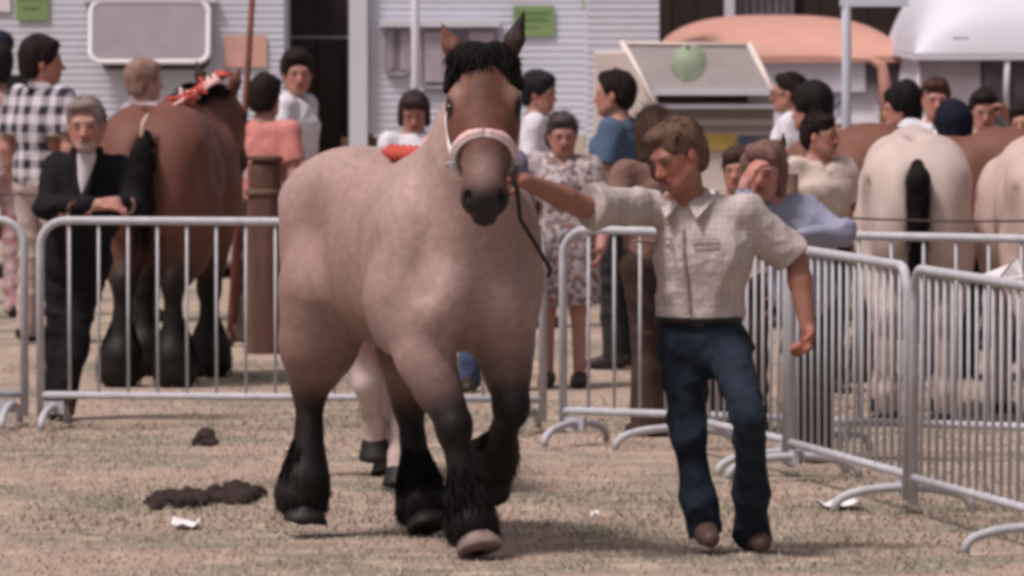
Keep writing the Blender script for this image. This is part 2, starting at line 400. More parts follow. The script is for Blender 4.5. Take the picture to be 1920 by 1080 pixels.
    for key, (j0, j1, j2, j3) in df.items():
        j0, j1, j2, j3 = map(lambda a: np.array(a, float), (j0, j1, j2, j3)); lw = 1.0
        if not legs: lw = g; j0, j1, j2, j3 = [a * (1, g, 1) for a in (j0, j1, j2, j3)]
        if key[0] == 'f':
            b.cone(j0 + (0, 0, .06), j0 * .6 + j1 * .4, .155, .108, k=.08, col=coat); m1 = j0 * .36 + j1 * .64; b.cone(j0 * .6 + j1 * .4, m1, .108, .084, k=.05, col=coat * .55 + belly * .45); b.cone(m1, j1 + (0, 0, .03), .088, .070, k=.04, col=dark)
            b.ell(j1, (.070, .066, .080), k=.03, col=dark)
        else:
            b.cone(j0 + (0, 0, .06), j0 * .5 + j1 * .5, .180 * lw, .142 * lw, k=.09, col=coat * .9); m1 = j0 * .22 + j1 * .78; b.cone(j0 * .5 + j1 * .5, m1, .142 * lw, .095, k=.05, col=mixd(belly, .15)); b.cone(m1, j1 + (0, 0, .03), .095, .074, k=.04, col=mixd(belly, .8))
            b.ell(j1, (.068, .052, .085), k=.03, col=dark); b.cone(j1 + (-.05, 0, .06), j1 + (-.02, 0, -.02), .026, .04, k=.03, col=dark)
        b.cone(j1, j1 * .4 + j2 * .6, .062, .045, k=.03, col=dark)
        b.ell(j2 + (-.01, 0, .0), (.062, .056, .062), k=.04, col=dark)
        b.cone(j2, j3, .052, .062, k=.03, col=dark)
        # feathered skirt of hair round the fetlock
        ax = j3 - j2; ax /= np.linalg.norm(ax)
        if feath > .3:
            c0, c1 = j1 * .62 + j2 * .38, j2 * .25 + j3 * .75 + (-.02, 0, .01)
            b.cone(c0, j2, .045, .090 * feath, k=.04, col=dark); b.cone(j2 + (-.02, 0, 0), c1 + (-.01, 0, .02), .096 * feath, .116 * feath, k=.03, col=dark)
            rt, dr = [], []
            r = np.random.default_rng(seed * 31 + ord(key[0]) + ord(key[1]))
            for i in range(1500):
                t = r.uniform(0, 1) ** .9; a = r.uniform(0, 6.283); q = np.array((math.cos(a), math.sin(a), 0)); q = q - ax * (q @ ax)
                c = c0 + (c1 - c0) * t; rad = .045 + (.096 * feath - .045) * min(1, t * 1.7)
                rt.append(c + q * rad); dr.append(ax + q * .12 + r.normal(size=3) * .10)
            fm = M['black_hair'] if dark.max() < .08 else (mane_col or M['pale_hair'])
            fo = strands('feather', rt, dr, .085 * feath, fm, root, width=.0055, droop=.2, curl=.25, seed=seed + ord(key[1]) + ord(key[0]))
        # hoof
        hs_ = SDF(); fwd = np.array((1, 0, 0)) - ax * ax[0]; fwd /= np.linalg.norm(fwd)
        base = j3 + ax * .055; hs_.cone(j3 + ax * .0, base + fwd * .02, .074, .094, k=.02, col=(.1, .1, .1)); hs_.cut(base, ax, .2)
        hs_.build('hoof', .008, hm.get(key, M['hoof_dark']), root)
    cf = None
    if mottle_shade is not None:
        ml, dap = np.array(mottle_shade), wob(seed, 6, 1.0)
        def cf(V, C):  # roan mottling, plus underside shade put into the coat as darker brown
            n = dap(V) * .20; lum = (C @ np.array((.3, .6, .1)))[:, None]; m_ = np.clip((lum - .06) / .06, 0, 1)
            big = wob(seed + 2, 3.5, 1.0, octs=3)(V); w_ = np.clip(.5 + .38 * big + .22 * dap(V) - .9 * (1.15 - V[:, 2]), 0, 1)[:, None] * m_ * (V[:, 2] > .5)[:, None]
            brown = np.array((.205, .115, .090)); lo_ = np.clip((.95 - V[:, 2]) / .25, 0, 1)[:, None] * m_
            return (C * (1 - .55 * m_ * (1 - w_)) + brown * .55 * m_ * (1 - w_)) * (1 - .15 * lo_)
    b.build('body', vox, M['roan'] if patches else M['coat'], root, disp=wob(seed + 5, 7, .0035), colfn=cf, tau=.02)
    # eyes
    for l in (-1, 1):
        e = SDF(); e.ell(H(.180, .129 * l, .024), (.028, .018, .020), HR, col=(.01, .01, .01)); e.build('eye', .005, M['eye'], root)
    # mane
    if mane:
        rt, dr = [], []; r = np.random.default_rng(seed)
        for i in range(900):
            t = r.uniform(0, 1); c = np.array((.34, 0, 1.53)) * (1 - t) + (poll + (-.09, 0, .05)) * t + np.array((-.02, 0, .06)) * math.sin(t * 3.14)
            rt.append(c + r.normal(size=3) * (.012, .018, .01)); dr.append((-.25 + r.normal() * .2, r.choice((-1, 1)) * .6, .25))
        strands('mane', rt, dr, .13, mane_col or M['black_hair'], root, width=.016, droop=1.4, curl=.3, seg=5, seed=seed)
    # tail
    if tail:
        t = SDF(); tc_ = (.012, .009, .009)
        if tail == 'full':
            t.chain([(-.84, 0, 1.42), (-.92, 0, 1.33), (-.95, 0, 1.12), (-.945, .01, .86), (-.94, .01, .70)], [.040, .056, .042, .034, .02], k=.03, col=tc_)
            t.ell((-.93, 0, 1.33), (.05, .062, .075), k=.03)
        elif tail == 'bunch':
            t.chain([(-.84, 0, 1.42), (-.92, 0, 1.37), (-.95, 0, 1.25)], [.030, .045, .036], k=.02, col=tc_)
            t.ell((-.945, 0, 1.30), (.05, .070, .085), k=.03); t.chain([(-.95, 0, 1.2), (-.96, 0, 1.08), (-.95, .01, .88)], [.055, .042, .022], k=.04)
        else:
            t.chain([(-.84, 0, 1.42), (-.90, 0, 1.36), (-.92, 0, 1.26)], [.04, .045, .03], k=.03, col=tc_)
        tl = t.build('tail', .012, M['black_hair'], root, disp=wob(seed + 9, 40, .006, (1, 1, .3)))
        if tail != 'dock':
            r = np.random.default_rng(seed + 4); q_ = [p_ for p_ in t.p if p_['t'] == 'c']; rt, dr = [], []
            for i in range(500):
                p_ = q_[r.integers(len(q_))]; t_ = r.uniform(); c = p_['a'] * (1 - t_) + p_['b'] * t_; rad = p_['r1'] * (1 - t_) + p_['r2'] * t_; a = r.uniform(0, 6.283)
                rt.append(c + np.array((math.cos(a), math.sin(a), 0)) * rad * .95); dr.append((math.cos(a) * .12, math.sin(a) * .12, -1))
            strands('tail_hair', rt, dr, .20, M['black_hair'], root, width=.007, droop=.3, curl=.12, seed=seed)
    info = dict(H=H, HR=HR, hd=hd, lat=lat, fr=fr)
    if forelock:
        rt, dr, ln = [], [], []; r = np.random.default_rng(3)
        fl = SDF()
        for l in np.linspace(-1, 1, 9):
            c = H(-.03, .095 * l, .055 - .03 * abs(l)); d = H(.022 + .062 * l * l + .016 * math.cos(7 * l + .8), .142 * l, .085 - .065 * abs(l))
            fl.cone(c + (0, 0, .012 + .012 * math.cos(6.5 * l + 2.6)), d, .046, .018, k=.022)
        fl.cone(H(-.05, -.06, -.02), H(-.05, .06, -.02), .060, .060, k=.04); fl.build('forelock', .008, M['black_hair'], root, disp=wob(4, 60, .006, (1, 1, .3)))
        for i in range(900):
            l = r.uniform(-1, 1); rt.append(H(r.uniform(-.07, .02), .115 * l, .085 - .05 * abs(l) + r.uniform(-.01, .012))); dr.append(hd * .7 + lat * (.8 * l) + fr * .40 + r.normal(size=3) * .28)
        strands('forelock_hair', rt, dr, .065, M['black_hair'], root, width=.009, droop=.8, curl=.25, seed=8)
    return root, info

M['eye'] = mat('dark_eye', (.01, .008, .008), rough=.15, spec=.6, noise=0)

# ---------------------------------------------------------------- people
def headmesh(b, hc, Rh, sk, sc=1.0, gender='m'):
    def Q(x, y, z): return hc + Rh @ (np.array((x, y, z)) * sc)
    def rr(*a): return tuple(v * sc for v in a)
    sk = np.array(sk); lip = sk * (.78, .5, .5); cheek = sk * (1.05, .86, .84)
    b.ell(Q(0, -.012, .035), rr(.077, .095, .092), Rh, k=.02, col=sk)
    b.ell(Q(0, .028, -.025), rr(.062, .066, .082), Rh, k=.03, col=cheek)
    b.ell(Q(0, .045, -.088), rr(.042, .042, .034), Rh, k=.03, col=sk)
    b.cone(Q(-.055, .0, -.055), Q(-.018, .06, -.09), .022 * sc, .02 * sc, k=.03, col=sk); b.cone(Q(.055, .0, -.055), Q(.018, .06, -.09), .022 * sc, .02 * sc, k=.03, col=sk)
    b.cone(Q(-.035, .078, .022), Q(.035, .078, .022), .014 * sc, .014 * sc, k=.02, col=sk)      # brow
    for l in (-1, 1):
        b.ell(Q(.030 * l, .094, .0), rr(.018, .012, .011), Rh, k=.012, op='s')
        b.ell(Q(.029 * l, .080, .0), rr(.013, .012, .011), Rh, k=.004, col=sk)
        b.ell(Q(.080 * l, -.008, -.012), rr(.010, .020, .032), Rh, k=.008, col=sk * (1.05, .8, .8))
        b.paint(Q(.030 * l, .092, .0), rr(.015, .014, .0065), sk * .22, Rh, soft=.35)
        b.paint(Q(.031 * l, .094, .020), rr(.022, .014, .0055), sk * .35, Rh, soft=.4)
    b.cone(Q(0, .088, .005), Q(0, .110, -.034), .009 * sc, .0135 * sc, k=.012, col=cheek)
    b.ell(Q(.012, .100, -.038), rr(.009, .010, .008), Rh, k=.006, col=cheek); b.ell(Q(-.012, .100, -.038), rr(.009, .010, .008), Rh, k=.006, col=cheek)
    b.ell(Q(0, .090, -.062), rr(.024, .012, .010), Rh, k=.008, col=lip)
    b.paint(Q(0, .102, -.062), rr(.024, .016, .009), lip * .8, Rh, soft=.3)
    return Q

def hand(b, wr, d, n, sk, curl=50, left=False, sc=1.0):
    """d: wrist towards knuckles; n: palm normal (out of the palm)."""
    d = np.array(d, float); d /= np.linalg.norm(d); n = np.array(n, float); n -= d * (n @ d); n /= np.linalg.norm(n)
    s = np.cross(d, n) * (1 if left else -1)          # towards the little finger side or back
    Rm = np.stack([s, d, n], 1); sk = np.array(sk); col = sk * (1.03, .88, .86)
    b.ell(wr + d * .048 * sc, (.041 * sc, .052 * sc, .018 * sc), Rm, k=.02, col=col)
    for i, o in enumerate((-.030, -.010, .010, .029)):
        L = (.040, .045, .042, .032)[i] * sc; p = wr + d * .088 * sc + s * o * sc; dd = d.copy(); a = R(curl) * (1 - .06 * i)
        for k_, (ll, r1, r2) in enumerate(((L, .0105, .0095), (L * .68, .0095, .0088), (L * .5, .0088, .0072))):
            an = a * (k_ + 1) * (.75 if k_ == 0 else .85); dd = d * math.cos(an) + n * math.sin(an); q = p + dd * ll
            b.cone(p, q, r1 * sc, r2 * sc, k=.004, col=col); p = q
    t0 = wr + d * .022 * sc - s * .028 * sc; t1 = t0 + (d * .55 - s * .62 + n * .5) * .040 * sc; t2 = t1 + (d * .7 - s * .05 + n * .65) * .036 * sc
    b.cone(t0, t1, .014 * sc, .0115 * sc, k=.012, col=col); b.cone(t1, t2, .0115 * sc, .0085 * sc, k=.004, col=col)

DJ = dict(pelvis=(0, 0, .95), waist=(0, 0, 1.08), chest=(0, .005, 1.27), neck=(0, -.015, 1.46), head=(0, .02, 1.615),
          sr=(.175, 0, 1.405), sl=(-.175, 0, 1.405), er=(.235, -.03, 1.12), el=(-.235, -.03, 1.12), wr=(.235, .07, .87), wl=(-.235, .07, .87),
          hr=(.09, 0, .91), hl=(-.09, 0, .91), kr=(.10, .02, .50), kl=(-.10, .02, .50), ar=(.105, -.02, .09), al=(-.105, -.02, .09))
def person(label, loc=(0, 0, 0), yaw=180, H=1.72, J=None, head=(0, 0, 0), skin=(.38, .20, .155), hair=('short', (.02, .014, .012)), top=None, bottom=None, sleeve='short',
           group=None, vox=.010, world=False, hands=None, shoes=(.03, .02, .018), open_collar=True, flare=0, stout=1.0, headscale=1.08, dress=None, beard=None, specs=False,
           moustache=None, fwd=None, hem=None, cat='person', belt=None, folds=.004, seed=0, sleeve_cut=.72, soles=True, tuck=None, hairvox=None, placket=None):
    """yaw: 180 faces the camera, 90 faces the left of the picture, -90 the right, 0 away. world=True: joints are world points."""
    root = empty('person', loc if not world else J['ground'], 0 if world else R(yaw), label=label, cat=cat, group=group)
    sc = 1.0 if world else H / 1.75
    j = {k: np.array(v, float) * sc for k, v in DJ.items()}
    if J:
        for k, v in J.items():
            if k == 'ground': continue
            j[k] = (np.array(v, float) - np.array(J['ground'], float)) if world else np.array(v, float) * sc
    F = np.array((0, 1, 0), float) if fwd is None else np.array(fwd, float); F /= np.linalg.norm(F)
    sk = np.array(skin); hy, hp, hr_ = head
    base = frame(F * (1, 1, 0) + (0, 0, 1e-6), (0, 0, 1))
    Rh = base @ rotz(R(hy)) @ rotx(R(hp)) @ roty(R(hr_)); hsz = headscale * (sc if not world else 1.0)
    b = SDF(); Q = headmesh(b, j['head'], Rh, sk, hsz)
    b.cone(j['neck'] - (0, 0, .02), j['head'] - Rh @ np.array((0, .02, .05)), .062, .055, k=.025, col=sk * .95)
    sq = (F, 1.45)
    w = stout
    b.cone(j['pelvis'], j['waist'], .125 * w, .110 * w, k=.05, col=sk, sq=sq); b.cone(j['waist'], j['chest'], .110 * w, .130 * w, k=.05, col=sk, sq=sq)
    b.cone(j['chest'], j['neck'] - (0, 0, .05), .130, .080, k=.05, col=sk, sq=sq)
    for s_ in 'rl':
        b.cone(j['neck'] - (0, 0, .045), j['s' + s_], .05, .05, k=.04, col=sk)
        b.chain([j['s' + s_], j['e' + s_]], [.052 * w, .038], k=.03, col=sk)
        e, wv = j['e' + s_], j['w' + s_]; m_ = e * .7 + wv * .3
        b.chain([e, m_, wv], [.042 * w ** .7, .044 * w ** .7, .029 * w ** .6], k=.015, col=sk)
        hd_ = (hands or {}).get(s_, {}); d_ = hd_.get('d', wv - e); n_ = hd_.get('n', (base @ np.array((-1 if s_ == 'r' else 1, .25, 0))))
        hand(b, wv, d_, n_, sk, hd_.get('curl', 32), left=(s_ == 'l'), sc=hsz / 1.04)
        b.chain([j['h' + s_], j['k' + s_], j['a' + s_]], [.066, .044, .036], k=.04, col=sk)
        tv = (hands or {}).get('toe' + s_); tv = base @ np.array((0, 1, 0)) if tv is None else np.array(tv, float)
        toe = j['a' + s_] + tv * .13 + (0, 0, -.045)
        b.cone(j['a' + s_] - (0, 0, .03), toe, .032, .026, k=.02, col=sk)
    if beard is not None: b.paint(Q(0, .075, -.100), (.05 * hsz, .05 * hsz, .035 * hsz), beard, Rh, soft=.4)
    if moustache is not None:
        b.ell(Q(0, .101, -.051), (.026 * hsz, .009 * hsz, .007 * hsz), Rh, k=.006, col=moustache); b.paint(Q(0, .104, -.050), (.030 * hsz, .016 * hsz, .008 * hsz), moustache, Rh, soft=.3)
    b.build('body', vox, M['skin'], root, tau=.006)
    # hair
    st, hc_ = hair; hm_ = hairmat('hair_' + st, hc_); h = SDF()
    def rr(*a): return tuple(v * hsz for v in a)
    if st == 'cap':
        h.ell(Q(0, -.018, .045), rr(.087, .105, .085), Rh, k=.02); h.cut(Q(0, 0, .015), -Rh[:, 2], .3); h.build('hair', vox, hm_, root)
        c = SDF(); c.ell(Q(0, -.01, .062), rr(.093, .112, .078), Rh, k=.02); c.ell(Q(0, .10, .045), rr(.06, .055, .010), Rh, k=.015); c.cut(Q(0, 0, .036), -Rh[:, 2], .3)
        c.build('cap', vox, fabric('cap_cloth', (.012, .014, .028)), root)
    else:
        h.ell(Q(0, -.020, .042), rr(.088, .104, .096), Rh, k=.02); h.ell(Q(0, -.055, .0), rr(.082, .062, .095), Rh, k=.03)
        h.ell(Q(.014, .045, .095), rr(.066, .05, .035), Rh, k=.02)
        if st == 'full': h.ell(Q(0, -.03, .055), rr(.093, .108, .096), Rh, k=.03); h.ell(Q(0, -.07, -.02), rr(.080, .055, .085), Rh, k=.03)
        if st == 'big': h.ell(Q(0, -.035, .075), rr(.118, .125, .125), Rh, k=.03); h.ell(Q(0, -.08, -.02), rr(.10, .07, .10), Rh, k=.03)
        if st == 'bob':
            for l in (-1, 1): h.cone(Q(.075 * l, -.01, .04), Q(.082 * l, .0, -.075), .030 * hsz, .026 * hsz, k=.03)
            h.ell(Q(0, -.065, -.045), rr(.085, .05, .10), Rh, k=.03); h.ell(Q(0, .065, .070), rr(.062, .03, .030), Rh, k=.02)
        if st == 'long':
            h.cone(Q(0, -.075, .0), Q(0, -.085, -.20), .07 * hsz, .06 * hsz, k=.03)
            for l in (-1, 1): h.cone(Q(.07 * l, -.03, .02), Q(.075 * l, -.04, -.14), .032 * hsz, .03 * hsz, k=.03)
        if st == 'tied': h.ell(Q(.045, -.095, -.045), rr(.055, .055, .075), Rh, k=.02)
        # carve the face out
        h.ell(Q(0, .088, -.035), rr(.066 if st not in ('short', 'recede') else .076, .082, .092 if st != 'recede' else .118), Rh, k=.012, op='s')
        if st in ('short', 'recede'):
            for l in (-1, 1): h.ell(Q(.09 * l, .035, -.075), rr(.03, .075, .075), Rh, k=.01, op='s')
        if st not in ('long', 'bob', 'tied'): h.cut(Q(0, -.02, -.085), -Rh[:, 2], .3)
        r = np.random.default_rng(seed + 77); n_s = 420; rt, dr = [], []
        while len(rt) < n_s:
            v_ = r.normal(size=3); v_ /= np.linalg.norm(v_)
            if v_[2] < -.35 or (v_[1] > .35 and v_[2] < .55): continue
            pt = Q(v_[0] * .086, -.018 + v_[1] * .104, .042 + v_[2] * .094); tg = np.cross(v_, np.cross((.25, -.55, -1.0) if v_[1] < .3 else (.7, .55, -.35), v_)); rt.append(pt); dr.append(Rh @ (tg + v_ * .22 + r.normal(size=3) * .2))
        hst = strands('hair_strands', rt, dr, (.034 if st in ('short', 'recede') else .05) * hsz, hm_, root, width=.0045, droop=.35, curl=.25, seg=3, seed=seed)
        h.build('hair', hairvox or vox, hm_, root, disp=wob(seed + 3, 42, .0055, (1, 1, .5)))
    # torso clothing
    if top is not None:
        t = SDF(); e_ = .016
        t.cone(j['waist'] - (0, 0, .03 if tuck else .10), j['waist'], (.142 if tuck else .15) * w + e_, .136 * w + e_, k=.04, sq=(F, 1.38))
        if tuck: t.cut(j['waist'] - (0, 0, .055), (0, 0, -1), .3)
        t.cone(j['waist'], j['chest'], .132 * w + e_, .158 * w + e_, k=.05, sq=(F, 1.38)); t.cone(j['chest'], j['neck'] - (0, 0, .065), .158 * w + e_, .085 + e_, k=.06, sq=(F, 1.38))
        for s_ in 'rl':
            t.cone(j['neck'] - (0, 0, .055), j['s' + s_], .055 + e_, .052 + e_, k=.05)
            if sleeve == 'long':
                t.chain([j['s' + s_], j['e' + s_], j['w' + s_]], [.056 * w + e_, .046 + e_, .034 + e_], k=.03)
                dv = j['w' + s_] - j['e' + s_]; t.cut(j['w' + s_] - dv * .05, dv, .085)
            elif sleeve == 'short':
                en = j['s' + s_] * (1 - sleeve_cut) + j['e' + s_] * sleeve_cut; dv = en - j['s' + s_]
                t.cone(j['s' + s_], en + dv * .1, .058 * w + e_, (.060 if not world else .064) * w + e_, k=.03); t.cut(en, dv, .14)
        t.cut(j['neck'] + (0, 0, .012), (j['head'] - j['neck']) * .5 + (0, 0, .15), .105)
        if open_collar: t.cone(j['neck'] + F * .09 + (0, 0, .02), j['neck'] + F * .125 - (0, 0, .085), .034, .008, k=.01, op='s')
        shirt = t.build('shirt' if sleeve != 'jacket' else 'jacket', vox, top, root, disp=(lambda a_, b_: (lambda V: a_(V) + b_(V)))(crease(seed + 11, 30, folds), wob(seed + 12, 55, .0016 if world else 0, octs=3)))
        if open_collar is True:
            rt = base[:, 0]; n_ = j['neck']; up = np.array((0, 0, 1.)); v = []; f = []; k2 = hsz / 1.05
            for l in (-1, 1):
                o_ = len(v); pts = [n_ - F * .078 * k2 + up * .048, n_ + rt * .066 * l * k2 + up * .040, n_ + F * .088 * k2 + rt * .020 * l + up * -.022, n_ + F * .125 * k2 + rt * .062 * l - up * .078, n_ + rt * .108 * l * k2 + F * .04 - up * .002, n_ - F * .092 * k2 + up * .004]
                v += pts; f += [(o_, o_ + 1, o_ + 4, o_ + 5), (o_ + 1, o_ + 2, o_ + 3, o_ + 4)]
            if placket:
                ax0, ax1 = n_ - up * .10, j['waist'] - up * .03; pts = []
                for q_ in np.linspace(0, 1, 14):
                    c_ = ax0 * (1 - q_) + ax1 * q_; d_ = .30
                    ray = c_ + F * np.linspace(.32, 0, 160)[:, None]; dm = np.min([SDF.dist(g_, ray) for g_ in t.p if g_['op'] == 'u'], 0); h_ = np.argmax(dm < 0); pts.append(ray[h_] + F * .010)
                pk = MB().tube(pts, .0045, 6).build('placket', placket, root, True)
                for q_ in pts[1::2]: MB().tube([q_ + F * .001 + rt * .012, q_ + F * .008 + rt * .012], .007, 8).build('button', placket, root)
                for l in (-1, 1):
                    pp = []
                    for a_, b_ in ((.045, .155), (.145, .155), (.145, .18), (.045, .18), (.045, .155)):
                        c_ = n_ - up * b_ + rt * a_ * l; ray = c_ + F * np.linspace(.32, -.1, 200)[:, None]; dm = np.min([SDF.dist(g_, ray) for g_ in t.p if g_['op'] == 'u'], 0); h_ = np.argmax(dm < 0); pp.append(ray[h_] + F * .010)
                    MB().tube(pp, .0035, 6).build('pocket_flap', placket, root, True)
            co = mesh('collar', v, f, top, root, smooth=False); md = co.modifiers.new('thick', 'SOLIDIFY'); md.thickness = .010; md.offset = 0
    if dress is not None:
        t = SDF(); e_ = .02; wz = j['waist']
        t.cone(wz, j['chest'], .15 * w, .165 * w, k=.05, sq=(F, 1.3)); t.cone(j['chest'], j['neck'] - (0, 0, .06), .165 * w, .10, k=.05, sq=(F, 1.3))
        t.cone(wz, j['pelvis'] - (0, 0, .05), .15 * w, .185 * w, k=.04, sq=(F, 1.25)); hz = j['pelvis'] * (1, 1, 0) + (0, 0, (hem or .5) * sc)
        t.cone(j['pelvis'] - (0, 0, .05), hz, .185 * w, .205 * w, k=.04, sq=(F, 1.2)); t.cut(hz, (0, 0, -1), .4)
        for s_ in 'rl':
            en = j['s' + s_] * .3 + j['e' + s_] * .7; dv = en - j['s' + s_]
            t.cone(j['neck'] - (0, 0, .055), j['s' + s_], .07, .075, k=.05); t.cone(j['s' + s_], en + dv * .1, .078, .078, k=.03); t.cut(en, dv, .14)
        t.cone(j['neck'] + F * .10 + (0, 0, .02), j['neck'] + F * .13 - (0, 0, .05), .045, .02, k=.01, op='s')
        t.build('dress', vox, dress, root, disp=crease(seed + 11, 20, .008, (1.3, 1.3, .5)))
    if bottom is not None:
        t = SDF(); t.cone(j['pelvis'] + (0, 0, .0), j['waist'] - (0, 0, .015), .150 * w, .132 * w, k=.04, sq=(F, 1.30))
        t.cone(j['hr'], j['hl'], .092, .092, k=.05)
        for s_ in 'rl':
            h_, k_, a_ = j['h' + s_], j['k' + s_], j['a' + s_]
            t.chain([h_, k_, a_ - (0, 0, .05)], [.092 * w, .070, .072 + flare], k=.03)
            t.cut(a_ - (0, 0, .060), a_ - k_, .2)
        t.cut(j['waist'] - (0, 0, .035), (0, 0, 1), .3)
        t.build('trousers', vox, bottom, root, disp=crease(seed + 21, 26, folds * (1.5 if world else 1), (1, 1, 1.6)))
    if belt is not None:
        t = SDF(); p0 = j['waist'] - (0, 0, .058); t.cone(p0, p0 + (0, 0, .001), .153 * w, .158 * w, k=.01, sq=(F, 1.30)); t.cut(p0 + (0, 0, .014), (0, 0, 1), .3); t.cut(p0 - (0, 0, .014), (0, 0, -1), .3)
        t.build('belt', .006, belt, root)
    if soles:
        for s_ in 'rl':
            t = SDF(); a_ = j['a' + s_]; tv = (hands or {}).get('toe' + s_)
            tv = base @ np.array((0, 1, 0)) if tv is None else np.array(tv, float)
            z0 = a_[2] - .085; t.cone(a_ - (0, 0, .03) - tv * .03, a_ + tv * .05 - (0, 0, .035), .046, .042, k=.02)
            t.cone(a_ + tv * .04 - (0, 0, .045), a_ + tv * .155 - (0, 0, .055), .043, .034, k=.03); t.cut(a_ - (0, 0, .088), (0, 0, -1), .3)
            t.build('shoe', max(.007, vox * .8), mat('shoe_leather', shoes, rough=.5, noise=.2), root)
    if specs:
        g = MB()
        for l in (-1, 1):
            g.tube([tuple(Q(l * .032 + .021 * math.cos(a), .104, .018 * math.sin(a))) for a in np.linspace(0, 6.283, 13)], .003, 5)
            g.tube([tuple(Q(l * .053, .104, .002)), tuple(Q(l * .082, .0, .002))], .003, 5)
        g.build('glasses', M['eye'], root)
    return root, j, Q

# ================================================================ THE PLACE
# ---- ground
def ground_fn(t, N, L, mp, src):
    def noise(sc, lo, hi, det=5):
        n = N('ShaderNodeTexNoise'); n.inputs['Scale'].default_value = sc; n.inputs['Detail'].default_value = det; L(mp.outputs[0], n.inputs[0])
        mr = N('ShaderNodeMapRange'); mr.inputs[1].default_value = lo; mr.inputs[2].default_value = hi; L(n.outputs[0], mr.inputs[0]); return mr.outputs[0]
    a = mixc(t, N, L, noise(.75, .46, .58), (.34, .262, .212), (.205, .19, .145))
    a = mixc(t, N, L, noise(3.2, .50, .70), a, (.46, .36, .28))
    a = mixc(t, N, L, noise(14, .52, .72), a, (.28, .22, .175))
    return a
M['ground'] = mat('dry_trodden_grass', rough=.95, spec=.1, noise=.12, nscale=22, bump=.25, bscale=14, fn=ground_fn)
g = MB(); g.add([(-600, -50, 0), (600, -50, 0), (600, 1500, 0), (-600, 1500, 0)], [(0, 1, 2, 3)])
tag(g.build('ground', M['ground']), kind='structure')
def blades(name, n, x0, x1, y0, y1, hmin, hmax, wid, m, clump, seed):
    r = np.random.default_rng(seed); w = wob(seed, 2.2, 1.0, (1, .6, 0), 3)
    xy = np.stack([r.uniform(-1, 1, n * 3), r.uniform(y0, y1, n * 3), np.zeros(n * 3)], 1); xy[:, 0] *= xy[:, 1] / 14000 * 1020
    keep = w(xy) + r.normal(size=len(xy)) * .5 > clump; p = xy[keep][:n]; n = len(p)
    a = r.uniform(0, 6.283, n); h = r.uniform(hmin, hmax, n); ln = r.normal(size=(n, 2)) * .7; q = np.stack([np.cos(a), np.sin(a), 0 * a], 1) * wid * r.uniform(.6, 1.4, n)[:, None]
    top = p + np.stack([ln[:, 0] * h, ln[:, 1] * h, h], 1)
    V = np.stack([p - q, p + q, top], 1).reshape(-1, 3); F = np.arange(3 * n).reshape(-1, 3)
    return tag(mesh(name, V, F, m, smooth=False), kind='stuff', label=None)
tag(blades('straw', 30000, 0, 0, 27, 44, .008, .024, .004, mat('straw', (.43, .34, .28), noise=.25, nscale=3, coord='Object'), -.3, 1), label='dry straw coloured grass stubble over the whole field', cat='dry grass')
tag(blades('grass', 18000, 0, 0, 27, 40, .010, .030, .004, mat('grass', (.27, .25, .185), noise=.3, nscale=3), .65, 2), label='patches of short green grass in the trampled field', cat='grass')

# ---- caravans and their walls
M['white_paint'] = mat('white_paint', (.60, .60, .67), rough=.5, noise=.05, nscale=3)
M['lap'] = mat('white_lap_siding', (.56, .575, .65), rough=.6, noise=.07, nscale=2, bump=.05)
M['dark'] = mat('dark_interior_shadow', (.030, .020, .017), rough=.8, noise=.3, nscale=3)
M['chassis'] = mat('brown_chassis', (.12, .07, .045), rough=.8, noise=.4, nscale=5)
M['tyre'] = mat('tyre_rubber', (.02, .02, .02), rough=.8)
M['glass'] = mat('window_glass', (.16, .15, .19), rough=.15, spec=.6, noise=.35, nscale=2.5)
M['perspex'] = mat('smoked_plastic', (.30, .27, .295), rough=.4, spec=.4, noise=.10, nscale=6)
def siding(x0, x1, z0, z1, Y, pitch=.052, lap=.006):
    n = int((z1 - z0) / pitch); v = []; f = []
    for i in range(n + 1):
        z = z0 + i * pitch; z2 = min(z + pitch, z1 + .001); k = len(v)
        v += [(x0, Y - lap, z), (x1, Y - lap, z), (x1, Y, z2), (x0, Y, z2), (x0, Y, z), (x1, Y, z)]
        f += [(k, k + 1, k + 2, k + 3), (k, k + 4, k + 5, k + 1)]
    return v, f
def caravan(label, x0, x1, zb, Y, depth=2.3, ztop=2.75, wheels=()):
    root = empty('caravan', ((x0 + x1) / 2, Y, 0), label=label, cat='caravan'); ox = (x0 + x1) / 2; a, b = x0 - ox, x1 - ox
    v, f = siding(a, b, zb, ztop, 0); mesh('wall', v, f, M['lap'], root, smooth=False)
    m = MB(); m.box((a, .012, zb), (b, depth, ztop)); m.build('shell', M['white_paint'], root)
    m = MB(); m.add([(a - .05, -.08, ztop), (b + .05, -.08, ztop), (b + .05, depth + .05, ztop), (a - .05, depth + .05, ztop), (a + .3, .25, ztop + .25), (b - .3, .25, ztop + .25), (b - .3, depth - .3, ztop + .25), (a + .3, depth - .3, ztop + .25)],
                    [(0, 3, 2, 1), (4, 5, 6, 7), (0, 1, 5, 4), (1, 2, 6, 5), (2, 3, 7, 6), (3, 0, 4, 7)]); m.build('roof', M['white_paint'], root)
    m = MB(); m.box((a + .1, .1, zb - .16), (b - .1, depth - .1, zb - .004)); m.build('chassis', M['chassis'], root)
    for wx in wheels:
        for yy in (.12, depth - .3):
            m = MB(); m.tube([(wx - ox, yy, .34), (wx - ox, yy + .18, .34)], .34, 24); w = m.build('tyre', M['tyre'], root)
            m = MB(); m.tube([(wx - ox, yy - .01, .34), (wx - ox, yy + .02, .34)], .18, 18); m.build('rim', M['galv'], w)
    return root, ox
YW = D(250)
def X(px, Y): return P(px, 0, Y)[0]
def Z(py, Y): return P(960, py, Y)[2]
